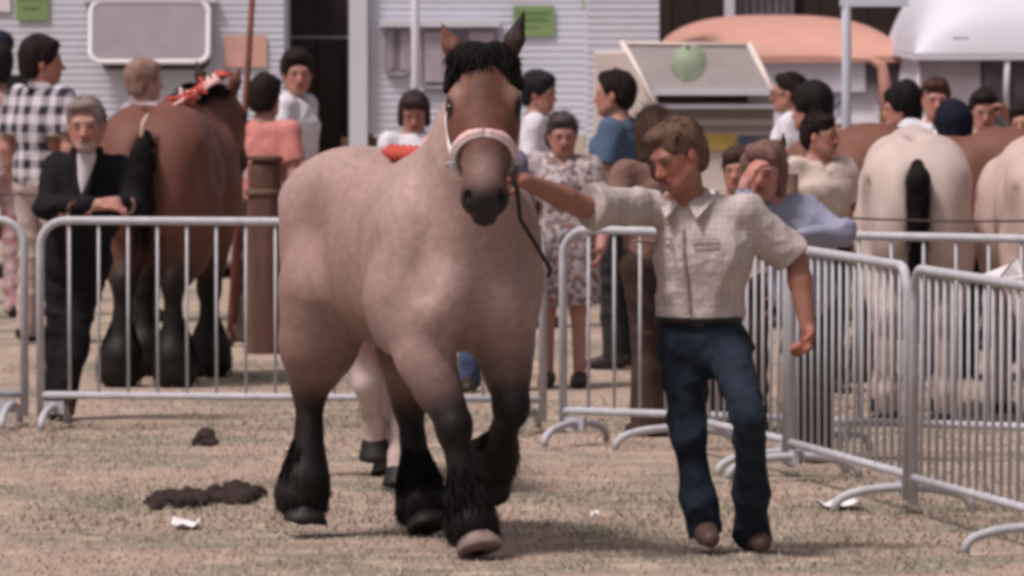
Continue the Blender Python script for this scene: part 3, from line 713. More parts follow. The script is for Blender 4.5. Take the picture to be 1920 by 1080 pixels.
def rrect(w, h, r, n=6):
    pts = []
    for cx, cz, a0 in ((w / 2 - r, h / 2 - r, 0), (-w / 2 + r, h / 2 - r, 90), (-w / 2 + r, -h / 2 + r, 180), (w / 2 - r, -h / 2 + r, 270)):
        for i in range(n + 1): a = R(a0 + 90 * i / n); pts.append((cx + r * math.cos(a), cz + r * math.sin(a)))
    return pts
def rr_panel(w, h, r, th=.02, M4=None):
    p = rrect(w, h, r); n = len(p); v = [(x, -th / 2, z) for x, z in p] + [(x, th / 2, z) for x, z in p]
    if M4 is not None: v = [tuple(M4 @ Vector(q)) for q in v]
    return v, [tuple(range(n)), tuple(range(2 * n - 1, n - 1, -1))] + [(i, i + n, (i + 1) % n + n, (i + 1) % n) for i in range(n)]
def rr_ring(w, h, r, tr, M4=None):
    p = [Vector((x, 0, z)) for x, z in rrect(w, h, r)]; p = p + [p[0], p[1]]
    if M4 is not None: p = [M4 @ q for q in p]
    return MB().tube(p, tr, 8)
def blk(a, b): return ((min(a[0], b[0]), min(a[1], b[1]), min(a[2], b[2])), (max(a[0], b[0]), max(a[1], b[1]), max(a[2], b[2])))

cl, ox = caravan('long white lap-sided caravan at left with a propped-open window', X(-560, YW), X(532, YW), .45, YW, wheels=(X(-300, YW), X(330, YW)))
# propped-open window
wx, wz, ww, wh = X(282, YW) - ox, Z(62, YW), .88, .47
v, f = rr_panel(ww - .06, wh - .02, .07, .012); wf = mesh('window_opening_shadow', [(x + wx + .035, y - .020, z + wz - .045) for x, y, z in v], f, M['dark'], cl, smooth=False)  # dark opening panel, shifted right and down to paint the pane's shadow
Mt = Matrix.Translation((wx, -.05, wz + wh / 2)) @ Matrix.Rotation(R(-17), 4, 'X') @ Matrix.Translation((0, 0, -wh / 2))
v, f = rr_panel(ww - .02, wh - .01, .08, .012, Mt); mesh('window_pane', v, f, M['perspex'], wf, smooth=False)
r_ = rr_ring(ww, wh, .08, .020, Mt); r_.build('window_frame', mat('window_rim', (.80, .78, .82), rough=.4, noise=.03), wf, True)
m = MB(); m.box((wx - ww / 2 - .06, -.07, wz + wh / 2 - .005), (wx + ww / 2 + .06, -.012, wz + wh / 2 + .03)); m.build('hinge_rail', M['white_paint'], wf)
for q in (-.36, .36): m = MB(); m.tube([(wx + q, -.03, wz - .16), (wx + q, -.19, wz - .19)], .006, 6); m.build('stay', M['galv'], wf)

# dark trailer in the gap and far dark shed
def shed(label, px0, px1, Y, zt, name='shed', cat='shed', door=None, zb=0):
    x0, x1 = X(px0, Y), X(px1, Y); root = empty(name, ((x0 + x1) / 2, Y, 0), label=label, cat=cat); h = (x1 - x0) / 2
    m = MB(); n = max(3, int(2 * h / .19))
    for i in range(n):
        a = -h + 2 * h * i / n; m.box((a + .004, 0, zb), (a + 2 * h / n - .004, .03, zt))
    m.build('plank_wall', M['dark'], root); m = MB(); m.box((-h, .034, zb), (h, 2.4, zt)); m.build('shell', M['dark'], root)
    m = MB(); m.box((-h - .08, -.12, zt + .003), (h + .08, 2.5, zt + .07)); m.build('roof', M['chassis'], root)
    return root
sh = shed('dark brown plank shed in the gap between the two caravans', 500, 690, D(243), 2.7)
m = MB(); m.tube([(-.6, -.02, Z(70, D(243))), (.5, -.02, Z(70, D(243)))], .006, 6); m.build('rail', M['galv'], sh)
sh2 = shed('dark open-fronted shed behind the orange van', 1215, 1720, D(228), 2.9, door=1)
YD = D(228); cx = (X(1215, YD) + X(1720, YD)) / 2
m = MB(); m.box((X(1358, YD) - cx, -.10, 0), (X(1377, YD) - cx, -.03, 2.85)); m.build('post', M['white_paint'], sh2)
m = MB()
for i in range(8): m.box((X(1380 + i * 14, YD) - cx, -.06, .2), (X(1391 + i * 14, YD) - cx, -.03, 2.85))
m.build('door', mat('grey_boards', (.12, .11, .13), rough=.7, noise=.3), sh2)

Y2 = D(252)
c2, ox2 = caravan('white lap-sided caravan with a curtained window behind the large horse', X(690, Y2), X(1100, Y2), Z(252, Y2), Y2, wheels=(X(900, Y2),))
m = MB(); m.box((X(655, Y2) - ox2, -.09, .25), (X(689, Y2) - ox2, .02, 2.75)); m.build('corner_post', M['white_paint'], c2)
def cwin(px0, px1, py0, py1, nm='window'):
    w, h = X(px1, Y2) - X(px0, Y2), (py1 - py0) / 252; c = (X((px0 + px1) / 2, Y2) - ox2, Z((py0 + py1) / 2, Y2))
    v, f = rr_panel(w, h, .06, .02); p = mesh(nm, [(x + c[0], y - .025, z + c[1]) for x, y, z in v], f, M['glass'], c2, smooth=False)
    rr_ring(w, h, .06, .014, Matrix.Translation((c[0], -.035, c[1]))).build('window_frame', M['perspex'], p, True)
    m = MB()
    for s_, e_ in ((-.46, -.16), (.14, .46)):
        for i in range(5): a = c[0] + w * (s_ + (e_ - s_) * i / 5); m.box((a, -.042 - .004 * (i % 2), c[1] - h * .40), (a + w * (e_ - s_) / 5.2, -.038, c[1] + h * .42))
    m.build('curtain', mat('net_curtain', (.42, .36, .42), rough=.9, noise=.2, nscale=10), p)
cwin(722, 768, 50, 140); cwin(790, 932, 50, 165)
m = MB(); m.box((X(712, Y2) - ox2, -.10, Z(50, Y2)), (X(938, Y2) - ox2, -.012, Z(38, Y2))); m.build('window_hood', M['white_paint'], c2)
m = MB(); m.box((X(640, Y2) - ox2, -.02, .02), (X(790, Y2) - ox2, .06, Z(258, Y2))); m.build('skirt_board', M['chassis'], c2)
Y3 = D(258)
c3, ox3 = caravan('smaller white lap-sided caravan right of the curtained one', X(1101, Y3), X(1236, Y3), Z(285, Y3), Y3, depth=2.0, wheels=(X(1160, Y3),))

def flat_sign(name, label, cat, px0, py0, px1, py1, Y, m, off=.02, lines=None):
    o = MB(); x0, x1, z0, z1 = X(px0, Y), X(px1, Y), Z(py1, Y), Z(py0, Y); cx, cz = (x0 + x1) / 2, (z0 + z1) / 2
    o.box((x0 - cx, -.004, z0 - cz), (x1 - cx, 0, z1 - cz)); ob = o.build(name, m); ob.location = (cx, Y - off, cz); tag(ob, label, cat)
    if lines:
        q = MB()
        for a, b, zz, hh in lines: q.box(((x0 - cx) + (x1 - x0) * a, -.0065, (z0 - cz) + (z1 - z0) * zz), ((x0 - cx) + (x1 - x0) * b, -.0045, (z0 - cz) + (z1 - z0) * (zz + hh)))
        q.build('print', mat('print_ink', (.10, .20, .07), noise=.2), ob)
green = mat('green_poster', (.20, .30, .12), rough=.7, noise=.15, nscale=5)
flat_sign('poster', 'green poster on the second caravan beside the horse ear', 'poster', 963, 11, 1040, 68, Y2, green, lines=[(.12, .86, .72, .07), (.2, .8, .5, .10), (.15, .6, .28, .05)])
flat_sign('poster', 'green poster high on the left caravan near the picture corner', 'poster', 30, -28, 92, 38, YW, green, lines=[(.1, .8, .6, .1), (.2, .7, .3, .08)])
flat_sign('poster', 'small green pennant at the top of the caravan wall', 'poster', 1094, -20, 1116, 16, Y2, green, off=.03)
flat_sign('poster', 'faded salmon pink notice behind the rusty pole', 'notice', 420, 66, 500, 126, YW, mat('salmon_paper', (.62, .36, .30), noise=.1), off=.02)
flat_sign('poster', 'white card with red edge at the far left of the caravan', 'notice', -40, -30, 20, 22, YW, mat('white_card', (.7, .66, .7)), off=.02)

# ---- poles
def pole(label, px, px2, s, py0, r, m, name='pole', zt=None, foot=True):
    Y = D(s); zt = zt or 3.4; x0 = X(px2, Y); x1 = X(px, Y)
    o = MB(); sl = (x1 - x0) / (Z(0, Y)); o.tube([(0, 0, -.2), (sl * zt * .5 + .012, 0, zt * .5), (sl * zt, 0, zt)], [r, r * .92, r * .82], 10)
    root = empty(name, (x0, Y, 0), label=label, cat='pole'); o.build('shaft', m, root, True)
    if foot:
        o = MB(); o.tube([(0, 0, 0), (0, 0, .05), (0, 0, .09)], [r * 2.2, r * 2.0, r * 1.2], 10); o.build('base', M['chassis'], root, True)
    return root
rusty = mat('rusty_pole', (.22, .085, .055), rough=.8, noise=.4, nscale=12, bump=.3)
pole('thin rust brown pole standing right of the bay horse', 470, 424, 306, 0, .022, rusty)
pole('second dark rusty stake close behind the rust brown pole', 448, 440, 300, 0, .03, mat('dark_stake', (.09, .045, .03), rough=.85, noise=.4), name='stake', zt=1.25)
pole('white tent pole in front of the curtained window', 776, 776, 256, 0, .036, M['white_paint'])
bw = mat('bluish_white', (.56, .60, .70), rough=.5, noise=.05); pp = pole('pale blue-white pole with a crossbar in front of the orange van', 1584, 1586, 285, 0, .036, bw)
YP = D(285); MB().box((-.04, -.03, Z(12, YP)), (X(1704, YP) - X(1586, YP), .03, Z(-16, YP))).build('crossbar', bw, pp)
GY = D(312); gp = empty('gate_post', (X(491, GY), GY, 0), label='thick weathered brown wooden post in front of the woman in pink', cat='post'); hw_ = 34 / 312; tz = Z(292, GY)
wood = mat('weathered_brown_wood', (.115, .060, .045), rough=.9, noise=.45, nscale=9, bump=.6, bscale=20, stretch=(1, 1, .15))
q_ = SDF(); q_.cone((0, 0, -.2), (.012, 0, tz - .09), hw_ * 1.05, hw_ * .95, k=.02); q_.cut((0, 0, tz - .03), (0, 0, 1), .4); q_.build('shaft', .012, wood, gp, disp=wob(5, 22, .007, (1, 1, .25)))
MB().tube([(.01, 0, tz - .035), (.012, 0, tz - .012), (.012, 0, tz)], [hw_ * 1.0, hw_ * 1.1, hw_ * .92], 18).build('cap', wood, gp, True)
MB().tube([(.01, 0, tz - .24), (.01, 0, tz - .20)], hw_ * 1.06, 18).build('strap', M['chassis'], gp, True)
def wire(label, pts, r=.006):
    o = MB(); P3 = []
    for a, b in zip(pts, pts[1:]):
        for t in np.linspace(0, 1, 9)[:-1]: P3.append(np.array(a) * (1 - t) + np.array(b) * t - np.array((0, 0, .03 * 4 * t * (1 - t))))
    P3.append(np.array(pts[-1])); o.tube(P3, r, 6); tag(o.build('wire', M['wire'], None, True), label, 'wire')
M['wire'] = mat('wire', (.07, .045, .045), rough=.7)
wire('slack dark wire strung behind the man in the dark suit', [P(-300, 352, D(306)), P(442, 360, D(306))])
wire('thin dark wire stretched across behind the cream horse', [P(1480, 402, D(384)), P(2150, 405, D(384))])
for k, (px, s) in enumerate(((2150, 384), (-300, 306), (1480, 384))):
    o = MB(); o.tube([(0, 0, -.2), (.01, 0, 1.3)], [.04, .035], 8); ob = o.build('post', M['chassis'], None, True); ob.location = (*G(px, s), 0)
    tag(ob, ['wooden stake off to the right holding the wire', 'wooden stake off to the left holding the wire', 'wooden stake behind the man who shades his eyes'][k], 'post')

# ---- orange van
def van(label, pxc, Y, w, m_roof, m_body, m_low, h=1.95, ws=None, dome=.30):
    root = empty('van', (X(pxc, Y), Y, 0), label=label, cat='van'); hw = w / 2; hh = h; 
    # roof: domed shell
    nx, ny = 40, 24; v = []; f = []
    for jy in range(ny + 1):
        b_ = -1 + 2 * jy / ny; b_ = math.copysign(1 - (1 - abs(b_)) ** 1.6, b_)
        for ix in range(nx + 1):
            a_ = -1 + 2 * ix / nx; a_ = math.copysign(1 - (1 - abs(a_)) ** 1.6, a_); v.append((a_ * hw * 1.02, 2.0 + b_ * 2.1, h - dome + dome * ((1 - abs(a_) ** 3.0) ** .55) * ((1 - abs(b_) ** 4) ** .5)))
    for jy in range(ny):
        for ix in range(nx): k_ = jy * (nx + 1) + ix; f.append((k_, k_ + 1, k_ + nx + 2, k_ + nx + 1))
    mesh('roof', v, f, m_roof, root)
    m = MB(); m.box((-hw * 1.03, -.10, h - dome - .045), (hw * 1.03, 4.22, h - dome - .004)); m.build('gutter', m_roof if dome < .4 else M['white_paint'], root)
    h = h - dome + .30
    m = MB(); m.add([(-hw, 0, .45), (hw, 0, .45), (hw, 0, 1.12), (-hw, 0, 1.12), (-hw * .95, .10, h - .34), (hw * .95, .10, h - .34), (-hw, 4, .45), (hw, 4, .45), (hw * .95, 4, h - .34), (-hw * .95, 4, h - .34), (-hw, 4, 1.12), (hw, 4, 1.12)],
        [(0, 1, 2, 3), (1, 7, 11, 2), (2, 11, 8, 5), (6, 0, 3, 10), (10, 3, 4, 9), (7, 6, 10, 11), (11, 10, 9, 8), (6, 7, 1, 0), (3, 2, 5, 4)])
    m.build('body', m_body, root)
    # windscreen in two panes, pillars, wipers
    z0, z1 = 1.16, h - .38
    for s2 in (-1, 1):
        a, b = sorted((s2 * .03, s2 * hw * .84)); m = MB()
        m.add([(a, -.012, z0), (b, -.012, z0), (b * .98, .078, z1), (a * .98, .078, z1)], [(0, 1, 2, 3)]); m.build('windscreen', ws, root)
        m = MB(); m.tube([(s2 * hw * .94, -.01, 1.08), (s2 * hw * .90, .09, h - .33)], .07, 8); m.build('pillar', m_body, root, True)
        m = MB(); m.tube([(s2 * .15, -.04, z0 - .03), (s2 * .5, -.01, z0 + .22)], .008, 5); m.build('wiper', M['tyre'], root)
        m = MB(); m.tube([(s2 * hw * .74, -.05, .78), (s2 * hw * .74, .02, .78)], [.10, .12], 18); m.build('headlight', M['perspex'], root, True)
        for yy in (.6, 3.2):
            m = MB(); m.tube([(s2 * (hw - .2), yy, .32), (s2 * (hw + .01), yy, .32)], .32, 22); t_ = m.build('tyre', M['tyre'], root)
            m = MB(); m.tube([(s2 * (hw - .0), yy, .32), (s2 * (hw + .025), yy, .32)], .17, 16); m.build('rim', M['galv'], t_)
    m = MB(); m.box((-hw * .97, -.016, .47), (hw * .97, -.004, 1.06)); m.build('front_panel', m_low, root)
    m = MB(); m.tube([(-hw, .02, .42), (-hw * .8, -.12, .42), (hw * .8, -.12, .42), (hw, .02, .42)], .06, 10); m.build('bumper', M['white_paint'], root, True)
    return root
orange = mat('salmon_orange_paint', (.56, .30, .235), rough=.5, spec=.4, noise=.05)
pale_ws = mat('pale_windscreen', (.62, .60, .66), rough=.25, spec=.7, noise=.15, nscale=2)
VY = D(248)
vo = van('salmon orange van with a domed roof facing the camera', 1474, VY, 440 / 248, orange, orange, M['white_paint'], h=2.25 - 75 / 248 + .02, ws=pale_ws)
def vq(name, px0, px1, py0, py1, Y, cx, m, root, pr=.06):
    o = MB(); o.box((X(px0, Y) - cx, -pr, Z(py1, Y)), (X(px1, Y) - cx, -pr + .05, Z(py0, Y))); return o.build(name, m, root)
vcx = X(1474, VY); dglass = mat('dark_window', (.055, .045, .06), rough=.2, spec=.5, noise=.3)
vq('side_panel', 1262, 1622, 104, 172, VY, vcx, mat('off_white_panel', (.58, .56, .60), rough=.5, noise=.08, nscale=3), vo, .05)
vq('window', 1624, 1646, 110, 152, VY, vcx, dglass, vo, .055); vq('window', 1670, 1684, 118, 165, VY, vcx, dglass, vo, .055)
m = MB(); m.tube([(X(1560, VY) - vcx, -.08, Z(106, VY)), (X(1630, VY) - vcx, -.08, Z(110, VY)), (X(1652, VY) - vcx, -.08, Z(122, VY)), (X(1658, VY) - vcx, -.08, Z(150, VY)), (X(1660, VY) - vcx, -.08, Z(230, VY))], [.02, .03, .045, .048, .048], 10); m.build('rear_pillar', orange, vo, True)
# white camper at right
VY2 = D(262)
vw = van('white camper with a tall domed roof at the right', 1948, VY2, 1.75, M['white_paint'], M['white_paint'], M['perspex'], h=2.42, dome=.70, ws=mat('grey_windscreen', (.20, .18, .21), rough=.15, spec=.6, noise=.3, nscale=2))


wcx = X(1948, VY2)
vq('window', 1724, 1838, 110, 205, VY2, wcx, mat('mauve_window', (.27, .235, .265), rough=.25, spec=.5, noise=.25, nscale=3), vw, .05)
vq('window', 1843, 1882, 112, 195, VY2, wcx, dglass, vw, .055); vq('window', 1896, 1950, 112, 195, VY2, wcx, dglass, vw, .055)
vq('vent', 1782, 1812, 69, 73, VY2, wcx, mat('vent_grey', (.35, .33, .35)), vw, .30)
m = MB(); m.tube([(X(1888, VY2) - wcx, -.07, Z(104, VY2)), (X(1886, VY2) - wcx, -.07, Z(205, VY2))], .022, 8); m.build('window_pillar', M['white_paint'], vw, True)
# ---- cream trailer with raised flap
TY = D(285)
tr = empty('trailer', (X(1330, TY), TY, 0), label='cream market trailer with a grey panel raised over its counter', cat='trailer'); tx = X(1330, TY)
def q(px, py, y=0): return (X(px, TY) - tx, y, Z(py, TY))
cream = mat('cream_paint', (.66, .58, .53), rough=.45, noise=.07, nscale=4); greyp = mat('grey_panel', (.25, .225, .22), rough=.6, noise=.10, nscale=5)
def slab(pts, th, name, m, root):
    o = MB(); v = list(pts) + [(x, y + th, z) for x, y, z in pts]; n = len(pts)
    o.add(v, [tuple(range(n)), tuple(range(2 * n - 1, n - 1, -1))] + [(i, i + n, (i + 1) % n + n, (i + 1) % n) for i in range(n)]); return o.build(name, m, root)
slab([q(1228, 176, -.05), q(1440, 176, -.05), q(1408, 86, .30), q(1172, 84, .30)], .02, 'raised_panel', greyp, tr)
for a, b in (((1168, 80, .29), (1230, 196, -.06)), ((1408, 84, .29), (1452, 178, -.06)), ((1168, 82, .29), (1410, 85, .29))):
    m = MB(); m.tube([q(*a), q(*b)], .022 if a[1] != 82 else .012, 8); m.build('panel_rim', cream, tr, True)
slab([q(1118, 300, .04), q(1232, 300, .04), q(1232, 196, .04), q(1175, 100, .04), q(1118, 100, .04)], 1.4, 'side_wall', cream, tr)
m = MB(); m.box((q(1233, 0)[0], .06, .5), (q(1452, 0)[0], 1.5, Z(178, TY))); m.build('body', cream, tr)
for (a, b, y0, y1, mm, nm, pr) in ((1226, 1440, 166, 178, M['white_paint'], 'counter', .16), (1232, 1402, 179, 193, M['chassis'], 'recess', .01), (1236, 1455, 195, 203, M['white_paint'], 'ledge', .13), (1240, 1452, 206, 213, greyp, 'trim', .02), (1240, 1452, 217, 224, greyp, 'trim', .02), (1240, 1452, 236, 244, greyp, 'trim', .02)):
    m = MB(); m.box((q(a, 0)[0], .06 - pr, Z(y1, TY)), (q(b, 0)[0], .058, Z(y0, TY))); m.build(nm, mm, tr)
m = MB(); m.box((q(1318, 0)[0], .03, Z(281, TY)), (q(1379, 0)[0], .058, Z(252, TY))); m.build('plate', mat('yellow_plate', (.50, .36, .10), noise=.1), tr)
m = MB(); m.box((q(1386, 0)[0], .035, Z(280, TY)), (q(1452, 0)[0], .058, Z(254, TY))); m.build('plate', mat('slate_blue_plate', (.10, .12, .18), noise=.1), tr)
for wx in (1270, 1420):
    m = MB(); m.tube([(q(wx, 0)[0], .3, .3), (q(wx, 0)[0], .48, .3)], .3, 20); m.build('tyre', M['tyre'], tr)
# balloon
b = SDF(); b.ell((0, 0, 0), (.115, .115, .125), k=.05); b.cone((0, 0, -.06), (0, 0, -.138), .075, .010, k=.06); b.ell((0, 0, -.145), (.018, .018, .010), k=.01)
bm_ = mat('pale_green_balloon', (.34, .46, .30), rough=.45, spec=.25, noise=.05); bm_.node_tree.nodes['Principled BSDF'].inputs['Alpha'].default_value = .55
bl = b.build('balloon', .012, bm_); bl.location = P(1292, 118, D(292)); bl.rotation_euler = (R(-35), R(20), 0); tag(bl, 'pale see-through green balloon before the grey trailer panel', 'balloon')
o = SDF(); o.ell((-.045, -.115, .035), (.014, .010, .016)); o.build('knot', .006, M['chassis'], bl)

# ---- crowd barriers
def barrier(a, b, label, nb=15, zt=1.045, zb=.17, feet=(1, 1), group='steel crowd barriers round the show ring'):
    a, b = np.array(a, float), np.array(b, float); L_ = np.linalg.norm(b - a); ang = math.atan2(b[1] - a[1], b[0] - a[0])
    root = empty('crowd_barrier', (a[0], a[1], 0), ang, label=label, cat='barrier', group=group)
    r, c = .021, .13; pts = [(0, 0, .06), (0, 0, zt - c)]
    for i in range(1, 6): t = math.pi / 2 * i / 6; pts.append((c - c * math.cos(t), 0, zt - c + c * math.sin(t)))
    pts += [(c, 0, zt), (L_ - c, 0, zt)]
    for i in range(1, 6): t = math.pi / 2 * i / 6; pts.append((L_ - c + c * math.sin(t), 0, zt - c + c * math.cos(t)))
    pts += [(L_, 0, zt - c), (L_, 0, .06)]
    MB().tube(pts, r, 10).build('frame', M['galv'], root, True)
    MB().tube([(0, 0, zb), (L_, 0, zb)], .019, 8).build('bottom_rail', M['galv'], root, True)
    first = None
    for i in range(1, nb + 1):
        x = L_ * i / (nb + 1)
        if first is None: first = MB().tube([(0, 0, zb), (0, 0, zt)], .0080, 6).build('bar', M['galv'], root, True); first.location = (x, 0, 0)
        else: o = first.copy(); link(o); o.parent = root; o.location = (x, 0, 0)
    for k, x in enumerate((.07, L_ - .07)):
        if not feet[k]: continue
        p = [(x, s_ * .30 * math.sin(t) , .10 * math.cos(t) ** .7 + .012) for s_, t in [(-1, math.pi / 2 * (1 - i / 7)) for i in range(7)] + [(1, math.pi / 2 * i / 7) for i in range(8)]]
        MB().tube(p, .019, 8).build('foot', M['galv'], root, True)
        MB().box((x - .09 if k else x - .09, -.012, .075), (x + .02 if k else x + .05, .012, .14)).build('bracket', M['galv'], root)
    return root
barrier(G(-860, 372), G(44, 374), 'barrier running out of the left edge of the picture')
barrier(G(74, 375), G(1018, 379), 'barrier the suited man leans on, passing behind the large horse', nb=16)
barrier(G(1056, 389), G(1545, 397), 'barrier between the large horse and the handler', nb=9)
barrier(G(1552, 398), G(2420, 412), 'back barrier at right in front of the cream horse', nb=13)
barrier(G(1262, 393), G(1476, 416), 'barrier behind the handler leading back to the row', nb=14)
barrier(G(1484, 418), G(1703, 447), 'barrier right of the handler ending in a rounded corner', nb=15)
barrier(G(1715, 450), G(1960, 482), 'nearest barrier at the right edge of the picture', nb=15, feet=(0, 1))

# ---- droppings, papers
def clod(label, cx, cy, w, d, h, n, seed, cat='droppings'):
    r = np.random.default_rng(seed); x, s = 0, 0; s = (cy - YH) / CH; b = SDF()
    for i in range(n):
        t = r.uniform(-1, 1); b.ell((t * w / 2, r.normal() * d / 2 + .05 * math.sin(3 * t), h * .25), (r.uniform(.025, .06), r.uniform(.03, .09), r.uniform(.25, 1) * h), k=.012)
    b.cut((0, 0, -.004), (0, 0, -1), 2)
    o = b.build('droppings', .010, mat('dung', (.03, .018, .015), rough=.9, noise=.4, nscale=20, bump=.5), disp=wob(seed, 60, .010)); o.location = (X(cx, D(s)), D(s), 0); tag(o, label, cat)
clod('long line of dark horse droppings on the grass at left', 378, 942, .44, .40, .052, 60, 4)
clod('small heap of dark droppings near the barrier at left', 380, 834, .08, .14, .06, 9, 5)
def paper(label, px, py, w, h, seed, ang=0):
    s = (py - YH) / CH; r = np.random.default_rng(seed); v, f = [], []
    for i in range(6):
        for j_ in range(4): v.append(((i / 5 - .5) * w, (j_ / 3 - .5) * h, .012 + r.uniform(0, .035)))
    for i in range(5):
        for j_ in range(3): k = i * 4 + j_; f.append((k, k + 4, k + 5, k + 1))
    o = mesh('paper', v, f, M['paper'], smooth=True); o.location = (X(px, D(s)), D(s), 0); o.rotation_euler = (0, 0, ang); md = o.modifiers.new('thick', 'SOLIDIFY'); md.thickness = .003; tag(o, label, 'litter')
M['paper'] = mat('white_paper', (.75, .72, .74), rough=.8)
paper('crumpled white paper scrap left of the large horse hooves', 347, 993, .11, .22, 1)
paper('white paper bag lying beside the barrier foot', 1575, 955, .16, .30, 2, .2)
paper('tiny white scrap on the grass between horse and handler', 1116, 975, .035, .05, 3)
o = mesh('paper', [(0, 0, 0), (.11, -.01, .045), (.145, .03, .07), (.17, .0, -.01), (.05, -.03, -.03)], [(0, 1, 2, 3, 4)], M['paper'], smooth=False); o.location = P(1842, 515, D(452)); md = o.modifiers.new('t', 'SOLIDIFY'); md.thickness = .004
tag(o, 'folded white paper tucked against the right barrier rail', 'litter')

# ================================================================ HORSES
HX, HY, HA = -.408, 29.69, R(-68)
legs = dict(
    fr=[(.50, -.20, .95), (.735, -.10, .50), (.77, -.05, .19), (.82, -.045, .078)],
    fl=[(.50, .19, .97), (.66, .17, .57), (.47, .185, .38), (.38, .19, .29)],
    hl=[(-.38, .19, .95), (-.52, .20, .52), (-.42, .205, .16), (-.38, .21, .075)],
    hr=[(-.38, -.225, .95), (-.53, -.225, .58), (-.49, -.25, .23), (-.49, -.265, .115)])
roan, I = horse('large strawberry roan draft horse trotting beside its handler', (HX, HY, 0), HA, (.385, .270, .245), (.009, .006, .006), belly=(.19, .10, .075), muzzle=(.025, .021, .024),  # belly brown darkened to carry the shade under the barrel
                legs=legs, poll=(.95, -.065, 1.90), nose=(1.205, -.160, 1.36), girth=.91, patches=True, vox=.0115, mottle_shade=(.5, .4, .35), hooves={'fr': M['hoof_pale']}, tail='dock', seed=3, mane=False, forelock=True, headface=(.13, .050, .033), feath=.98, mane_col=mat('roan_mane', (.30, .18, .15), rough=.7, noise=.3, nscale=30))
H, HRm, hd, lat, fr = I['H'], I['HR'], I['hd'], I['lat'], I['fr']
# halter, worn on the head
band = mat('halter_fleece', (.66, .47, .46), rough=.9, noise=.15, nscale=40, bump=.5); red = mat('red_ribbon', (.52, .085, .06), rough=.6, noise=.1)
white_web = mat('white_webbing', (.72, .66, .70), rough=.8)
nbp = [H(.370 - .050 * math.cos(a), .116 * math.sin(a), -.02 + .116 * math.cos(a)) for a in np.linspace(0, 2 * math.pi, 29)]
hal = MB().tube(nbp, .019, 8).build('halter', band, roan, True)
MB().tube([p + hd * .014 + fr * .004 for p in nbp], .009, 6).build('noseband_edge', white_web, hal, True)
MB().tube([p - hd * .017 + fr * .004 for p in nbp], .009, 6).build('noseband_edge', mat('pink_edge', (.62, .28, .24), rough=.8), hal, True)
for l in (-1, 1):
    MB().tube([H(.40, .115 * l, -.03), H(.30, .128 * l, -.06), H(.18, .137 * l, -.075), H(.03, .115 * l, -.06), H(-.05, .06 * l, -.05)], .011, 6).build('cheek_strap', white_web, hal, True)
    MB().tube([H(.40, .122 * l + .022 * math.cos(a), -.03 + .022 * math.sin(a)) for a in np.linspace(0, 6.283, 13)], .005, 6).build('ring', M['galv'], hal, True)
# red ribbon braided along the withers
rb = MB(); r2 = np.random.default_rng(2)
for i in range(12):
    c = np.array((.33 - i * .034, -.05, 1.548 + .006 * (i % 2))); rb.tube([c + (0, 0, -.02), c + (-.01, -.03, .012), c + (-.03, 0, .025), c + (-.02, .03, 0)], [.016, .020, .020, .012], 6)
rb.build('ribbon', red, roan, True)
rb = MB()
for i in range(8): c = np.array((.36 + i * .022, -.08, 1.565 + .012 * i)); rb.tube([c, c + (.02, -.02, .02), c + (.03, .01, .01)], .012, 6)
rb.build('ribbon', mat('pink_ribbon', (.70, .36, .33), rough=.7), roan, True)

def W2(loc, ang, p):
    c, s_ = math.cos(ang), math.sin(ang); return np.array((loc[0] + c * p[0] - s_ * p[1], loc[1] + s_ * p[0] + c * p[1], p[2]))
# lead rope from the halter ring, over the handler's hand, hanging against the chest
ringL = W2((HX, HY), HA, H(.42, .125, -.03))
hand_w = P(962, 326, 28.52)
o = MB(); o.tube([ringL, hand_w + (-.01, -.01, .0), hand_w + (.015, .03, -.06), P(975, 410, 28.60), P(1005, 460, 28.75), P(1032, 505, 28.80), P(1028, 520, 28.8)], .009, 6)
tag(o.build('lead_rope', mat('dark_rope', (.03, .022, .022), rough=.8), None, True), 'dark lead rope hanging from the roan horse halter', 'rope')

def hplace(px, s): x, y = G(px, s); return (x, y, 0)
# pale pony trotting behind the large horse
lg = dict(fr=[(.42, -.19, .98), (.56, -.05, .55), (.46, .0, .34), (.43, .01, .22)], fl=[(.42, .18, .98), (.50, .15, .50), (.53, .125, .18), (.55, .12, .075)])
horse('pinkish roan horse mostly hidden behind the large trotting horse', hplace(680, 421), R(-82), (.50, .28, .22), (.50, .40, .37), girth=.82, legs=lg, scale=.86, vox=.018, tail='dock', seed=12, mane=False, poll=(.90, .1, 1.50), feath=.45, muzzle=(.1, .07, .06),
      nose=(1.1, .14, .98), dark_from=.8)
# bay horse from behind, left
hb, Ib = horse('bay horse seen from behind with a black bound tail at left', hplace(314, 335), R(84), legs=dict(hr=[(-.40, -.19, .92), (-.66, -.13, .56), (-.66, -.13, .17), (-.62, -.14, .05)], hl=[(-.40, .19, .92), (-.66, .15, .56), (-.66, .17, .17), (-.62, .18, .05)], fr=[(.42, -.2, .98), (.46, -.17, .5), (.46, -.17, .17), (.49, -.17, .05)]), coat=(.15, .062, .044), dark=(.008, .006, .005), belly=(.09, .045, .03), muzzle=(.03, .02, .02), scale=.985, vox=.018, tail='bunch', seed=21,
      poll=(.84, -.17, 1.60), nose=(1.0, -.25, 1.18), girth=.92, feath=1.15)
r2 = np.random.default_rng(9)
def bow_line(n, sp): return [np.array((.12 + .56 * i / n, -.03 - .19 * i / n, 1.572 + .16 * i / n)) + r2.normal(size=3) * sp for i in range(n + 1)]
rb = MB().tube(bow_line(44, (.012, .035, .022)), [.006 + .008 * abs(math.sin(i * .7)) for i in range(45)], 6)
rp = MB().tube(bow_line(26, (.012, .03, .026)), [.007 + .010 * abs(math.sin(i * .9)) for i in range(27)], 6)
rp.build('ribbon', mat('pale_pink_ribbon', (.70, .45, .43)), hb, True)
rb.build('ribbon', red, hb, True)
